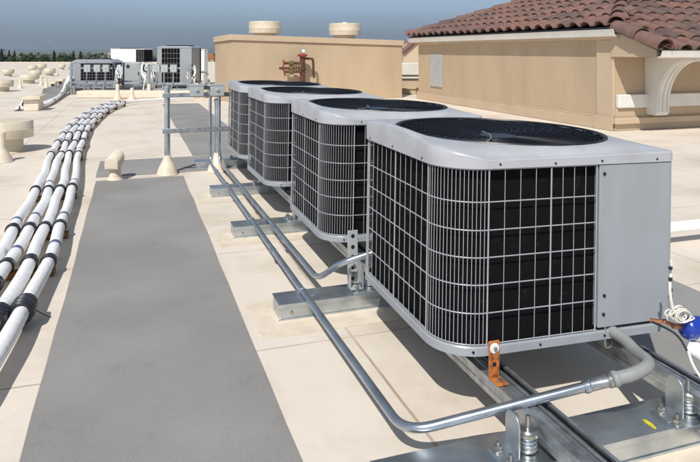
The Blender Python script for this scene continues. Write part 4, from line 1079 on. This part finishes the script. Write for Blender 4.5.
# left slope: eave along y, rises with x
bL = MB(); usL = Vector((1, 0, PIT)).normalized(); nL = Vector((-PIT, 0, 1)).normalized()
LE = Ltot+.05
def okL(e_, s_):
    h_ = s_/cs_; return (e_ > h_-.12) and (e_ < LE-h_+.1)
tile_field(Vector((-.13, -.05, 1.378)), Vector((0, 1, 0)), usL, okL, int(LE/.265)+1, 10, .265, .36, bL, nL)
bL.build('roof', M['tile'], t_, ang=50)
bF = MB(); usF = Vector((0, 1, PIT)).normalized(); nF = Vector((0, -PIT, 1)).normalized()
def okF(e_, s_):
    h_ = s_/cs_; return e_ > max(0.10, h_-.75-.05)
tile_field(Vector((-.06, gy-.055, 1.062)), Vector((1, 0, 0)), usF, okF, 27, 12, .265, .36, bF, nF)
bF.build('roof', M['tile'], t_, ang=50)
# roof decks below the tiles so no light leaks
q = MB()
H1 = 3.2
q.add([(-.11, -.05, 1.360), (-.11, LE, 1.360), (-.11+H1, LE-H1, 1.360+H1*PIT), (-.11+H1, -.05+H1, 1.360+H1*PIT)], [(0,1,2,3)])
q.box(-.11, -.05, 1.30, -.06, LE, 1.359)
q.add([(-.02, gy-.06, 1.03), (7, gy-.06, 1.03), (7, gy-.06+4.0, 1.03+4.0*PIT), (-.02+3.3, gy-.06+4.0, 1.03+4.0*PIT), (-.02, gy-.06+.75, 1.03+.75*PIT)], [(0,1,2,3,4)])
q.build('roof_deck', M['black'], t_, smooth=False)
# hip and rake cover tiles
def cover(p, q_, n_, r=.085, name='hip_tiles'):
    b = MB(); p, q_ = Vector(p), Vector(q_); d_ = (q_-p); st = d_/n_; dn = d_.normalized(); side = dn.cross(Vector((0, 0, 1))).normalized(); upv = side.cross(dn)
    for i in range(n_):
        a0 = p+st*i-dn*.02; a1 = p+st*(i+1.08); vs = []
        for (c_, rr_, lift) in ((a0, r*1.12, .022), (a1, r*.95, 0)):
            for th in (0, -.014):
                for k in range(11):
                    a_ = R(-12+204*k/10); vs.append(c_+side*(math.cos(a_)*(rr_+th))+upv*(math.sin(a_)*(rr_*.9+th)+lift))
        fs = []
        for k in range(10):
            fs += [(k, k+1, 22+k+1, 22+k), (11+k, 33+k, 33+k+1, 11+k+1), (k, 11+k, 11+k+1, k+1), (22+k, 22+k+1, 33+k+1, 33+k)]
        fs += [(0, 22, 33, 11), (10, 21, 43, 32)]; b.add(vs, fs)
    return b.build(name, M['tile'], t_, ang=50)
HZ = 1.375
cover((-.02, gy-.10, 1.08), (-.02, -.10, 1.08+PIT*(-gy)), 2, .115, 'rake_tiles')
cover((-.05, -.10, 1.395), (-.05+3.1, 3.00, 1.395+3.1*PIT+.03), 11, .10)
cover((-.13, LE-.03, 1.40), (-.13+3.3, LE-.03-3.3, 1.40+3.3*PIT+.02), 12, .09)
lb(BX-.04, BY, 1.20, BX+.6, BY+.6, 1.36, 'eave_return', 'stucco2', .004)

# ================================================================ DISTANT TREES, MAST, HOUSES
def tree(px_, ytop, Y, wpx, label, conif):
    k_ = Y/F; p = A(px_, 61, Y); p.z = -8; H = CAMH-(ytop-HY)*k_+8; Rr = wpx*k_/2
    t_ = thing('conifer_tree' if conif else 'round_tree', p, label, 'tree', 'trees beyond the roof edge')
    b_ = MB(); b_.tube([(0, 0, 0), (0, 0, H*.5), (Rr*.05, 0, H*.93)], [H*.025, H*.018, .05], 8)
    for k in range(5):
        a_ = k*2.4; z_ = H*(.35+.1*k); b_.tube([(0, 0, z_), (Rr*.6*math.cos(a_), Rr*.6*math.sin(a_), z_+Rr*.3)], [H*.010, H*.003], 5)
    b_.build('trunk', M['trunk'], t_)
    rnd = random.Random(int(px_*7)); b_ = MB(); n = 900
    for k in range(n):
        if conif:
            s = rnd.random()**.8; z_ = H*(.15+.85*s); rad = Rr*(1-s)**.75*(.65+.5*math.sin(s*22+rnd.uniform(-.5, .5))**2)+.05
            a_ = rnd.uniform(0, 6.283); r_ = rad*rnd.uniform(.25, 1)**.5; c = Vector((r_*math.cos(a_), r_*math.sin(a_), z_)); sz = Rr*.16
        else:
            while True:
                v_ = Vector((rnd.uniform(-1, 1), rnd.uniform(-1, 1), rnd.uniform(-1, 1)))
                if .45 < v_.length < 1+.18*math.sin(v_.x*7+v_.z*5): break
            c = Vector((v_.x*Rr, v_.y*Rr, H*.62+v_.z*H*.38)); sz = Rr*.13
        d1 = Vector((rnd.gauss(0, 1), rnd.gauss(0, 1), rnd.gauss(0, .6))).normalized()*sz; d2 = d1.orthogonal().normalized()*sz*.7
        b_.add([c-d1, c+d2, c+d1, c-d2], [(0,1,2,3)])
    b_.build('crown', M['conifer' if conif else 'leaf'], t_, smooth=False)
T = [(1.5, 49, 7), (9, 50.3, 5), (14.5, 50.5, 4.5), (54, 50.5, 6), (62, 53, 6), (68, 54, 5), (73.5, 51, 5.5), (80.5, 51, 6), (152, 51.5, 3.5), (148, 53.5, 3.5), (44, 55, 7), (38, 56.5, 8), (59, 55, 5)]
RND = (4, 5, 10, 11)
wds = ['dark conifer at the far left edge of the horizon', 'dark conifer second from the left on the horizon', 'dark conifer third from the left, next to the round green tree', 'tall dark conifer right of the mast',
       'low dark conifer between the mast and the far equipment', 'lower dark conifer left of the twin conifers', 'left of the twin conifers above the wide far condenser', 'right of the twin conifers above the wide far condenser',
       'small conifer showing left of the tall far condenser', 'smaller conifer between the white and tall far condensers', 'low tree just left of the mast', 'low tree right of the round green tree', 'low conifer right of the mast']
for i_, ((x_, y_, w_), lb_) in enumerate(zip(T, wds)): tree(x_, y_, 260, w_*(1.6 if i_ in RND else 1.2), lb_.replace('dark conifer', 'broad tree').replace('low tree', 'low broad tree') if i_ in RND else lb_, i_ not in RND)
tree(27, 53, 210, 18, 'broad round bright green tree left of the mast', False)
tree(13, 57, 230, 14, 'low round green tree under the left conifers', False)
tree(408.5, 58.5, 60, 20, 'green tree showing over the white parapet in the gap', False)
tree(212, 60, 90, 16, 'small green tree between white cabinet and penthouse', False)
# far wood reading as one low mass
b_ = MB(); rnd = random.Random(99)
for k in range(3600):
    Y = rnd.uniform(300, 520); X = rnd.uniform(-.62, .62)*Y
    c = Vector(cxy(X, Y, -8+abs(rnd.gauss(0, 1))*1.6+rnd.uniform(0, 3.2)+1.5*math.sin(X*.06)+1.2*math.sin(X*.17))); sz = rnd.uniform(.7, 1.8)
    d1 = Vector((rnd.gauss(0, 1), rnd.gauss(0, 1), rnd.gauss(0, .6))).normalized()*sz; d2 = d1.orthogonal().normalized()*sz
    b_.add([c-d1, c+d2, c+d1, c-d2], [(0,1,2,3)])
o = b_.build('far_wood', M['conifer'], smooth=False); o['kind'] = 'stuff'; o['label'] = 'low dark belt of trees along the horizon'; o['category'] = 'trees'
# lattice mast
p = A(50, 60, 420); p.z = -8; H = CAMH-(39.5-HY)*420/F+8
t_ = thing('lattice_mast', p, 'thin grey lattice mast standing above the trees on the horizon', 'mast')
b_ = MB(); w_ = .45
for (sx_, sy_) in ((-1, -1), (1, -1), (1, 1), (-1, 1)): b_.tube([(sx_*w_*1.6, sy_*w_*1.6, 0), (sx_*w_*.5, sy_*w_*.5, H)], .09, 4)
for k in range(14):
    z0, z1 = H*k/14, H*(k+1)/14; f0, f1 = w_*(1.6-1.1*k/14), w_*(1.6-1.1*(k+1)/14)
    b_.tube([(-f0, -f0, z0), (f1, -f1, z1)], .06, 4); b_.tube([(f0, f0, z0), (-f1, f1, z1)], .06, 4)
b_.build('frame', M['galv2'], t_)
b_ = MB()
for z_ in (H*.98, H*.90, H*.8): b_.box(-1.6, -.1, z_, 1.6, .1, z_+.35)
b_.pieces('crossarm', M['galv2'], t_)
# far pale houses along the horizon
for n_, (px_, w_, yt, Y, col, lb_) in enumerate(((33, 9, 60.3, 240, 'facade', 'low pale house peeping over the roof edge beyond the round tree'), (61, 8, 58, 300, 'facade', 'low house with brown roof among the conifers'),
        (209, 10, 53.5, 170, 'copperish', 'reddish roofed house between the white cabinet and the penthouse'), (116, 16, 53, 900, 'whitep', 'distant pale warehouse left of the white sided condenser'), (98, 12, 54, 1100, 'facade', 'distant pale block on the hazy plain'))):
    k_ = Y/F; p = A(px_, 61, Y); p.z = -8; h = CAMH-(yt-HY)*k_+8
    t_ = thing('far_house', p, lb_, 'house', 'houses near the horizon', rz=-TH)
    W = w_*k_/2; b_ = MB(); b_.box(-W, 0, 0, W, W*1.5, h*.82); b_.build('wall', M['facade'], t_)
    b_ = MB(); b_.prism([(-W*1.08, h*.82), (W*1.08, h*.82), (W*.9, h), (-W*.9, h)], 'y', -W*.08, W*1.6); b_.build('roof', M['copperish'] if col != 'whitep' else M['whitep'], t_)
    b_ = MB()
    for q in range(3): b_.box(-W*.75+q*W*.6, -.05, h*.35, -W*.45+q*W*.6, -.01, h*.6)
    b_.pieces('window', M['black'], t_)

# ================================================================ HAZE
hb = MB(); hb.box(-36000, -4000, -9, 46000, 60000, 900); o = hb.build('haze', bpy.data.materials.new('haze_air'), smooth=False); o['kind'] = 'stuff'; o['label'] = 'pale blue haze in the air over the plain'; o['category'] = 'haze'
hm = o.data.materials[0]; hm.use_nodes = True; t = hm.node_tree; t.nodes.clear()
ho = t.nodes.new('ShaderNodeOutputMaterial'); hv = t.nodes.new('ShaderNodeVolumePrincipled')
hv.inputs['Color'].default_value = (.70, .86, 1.0, 1); hv.inputs['Density'].default_value = HAZE; hv.inputs['Anisotropy'].default_value = .2
t.links.new(hv.outputs['Volume'], ho.inputs['Volume'])
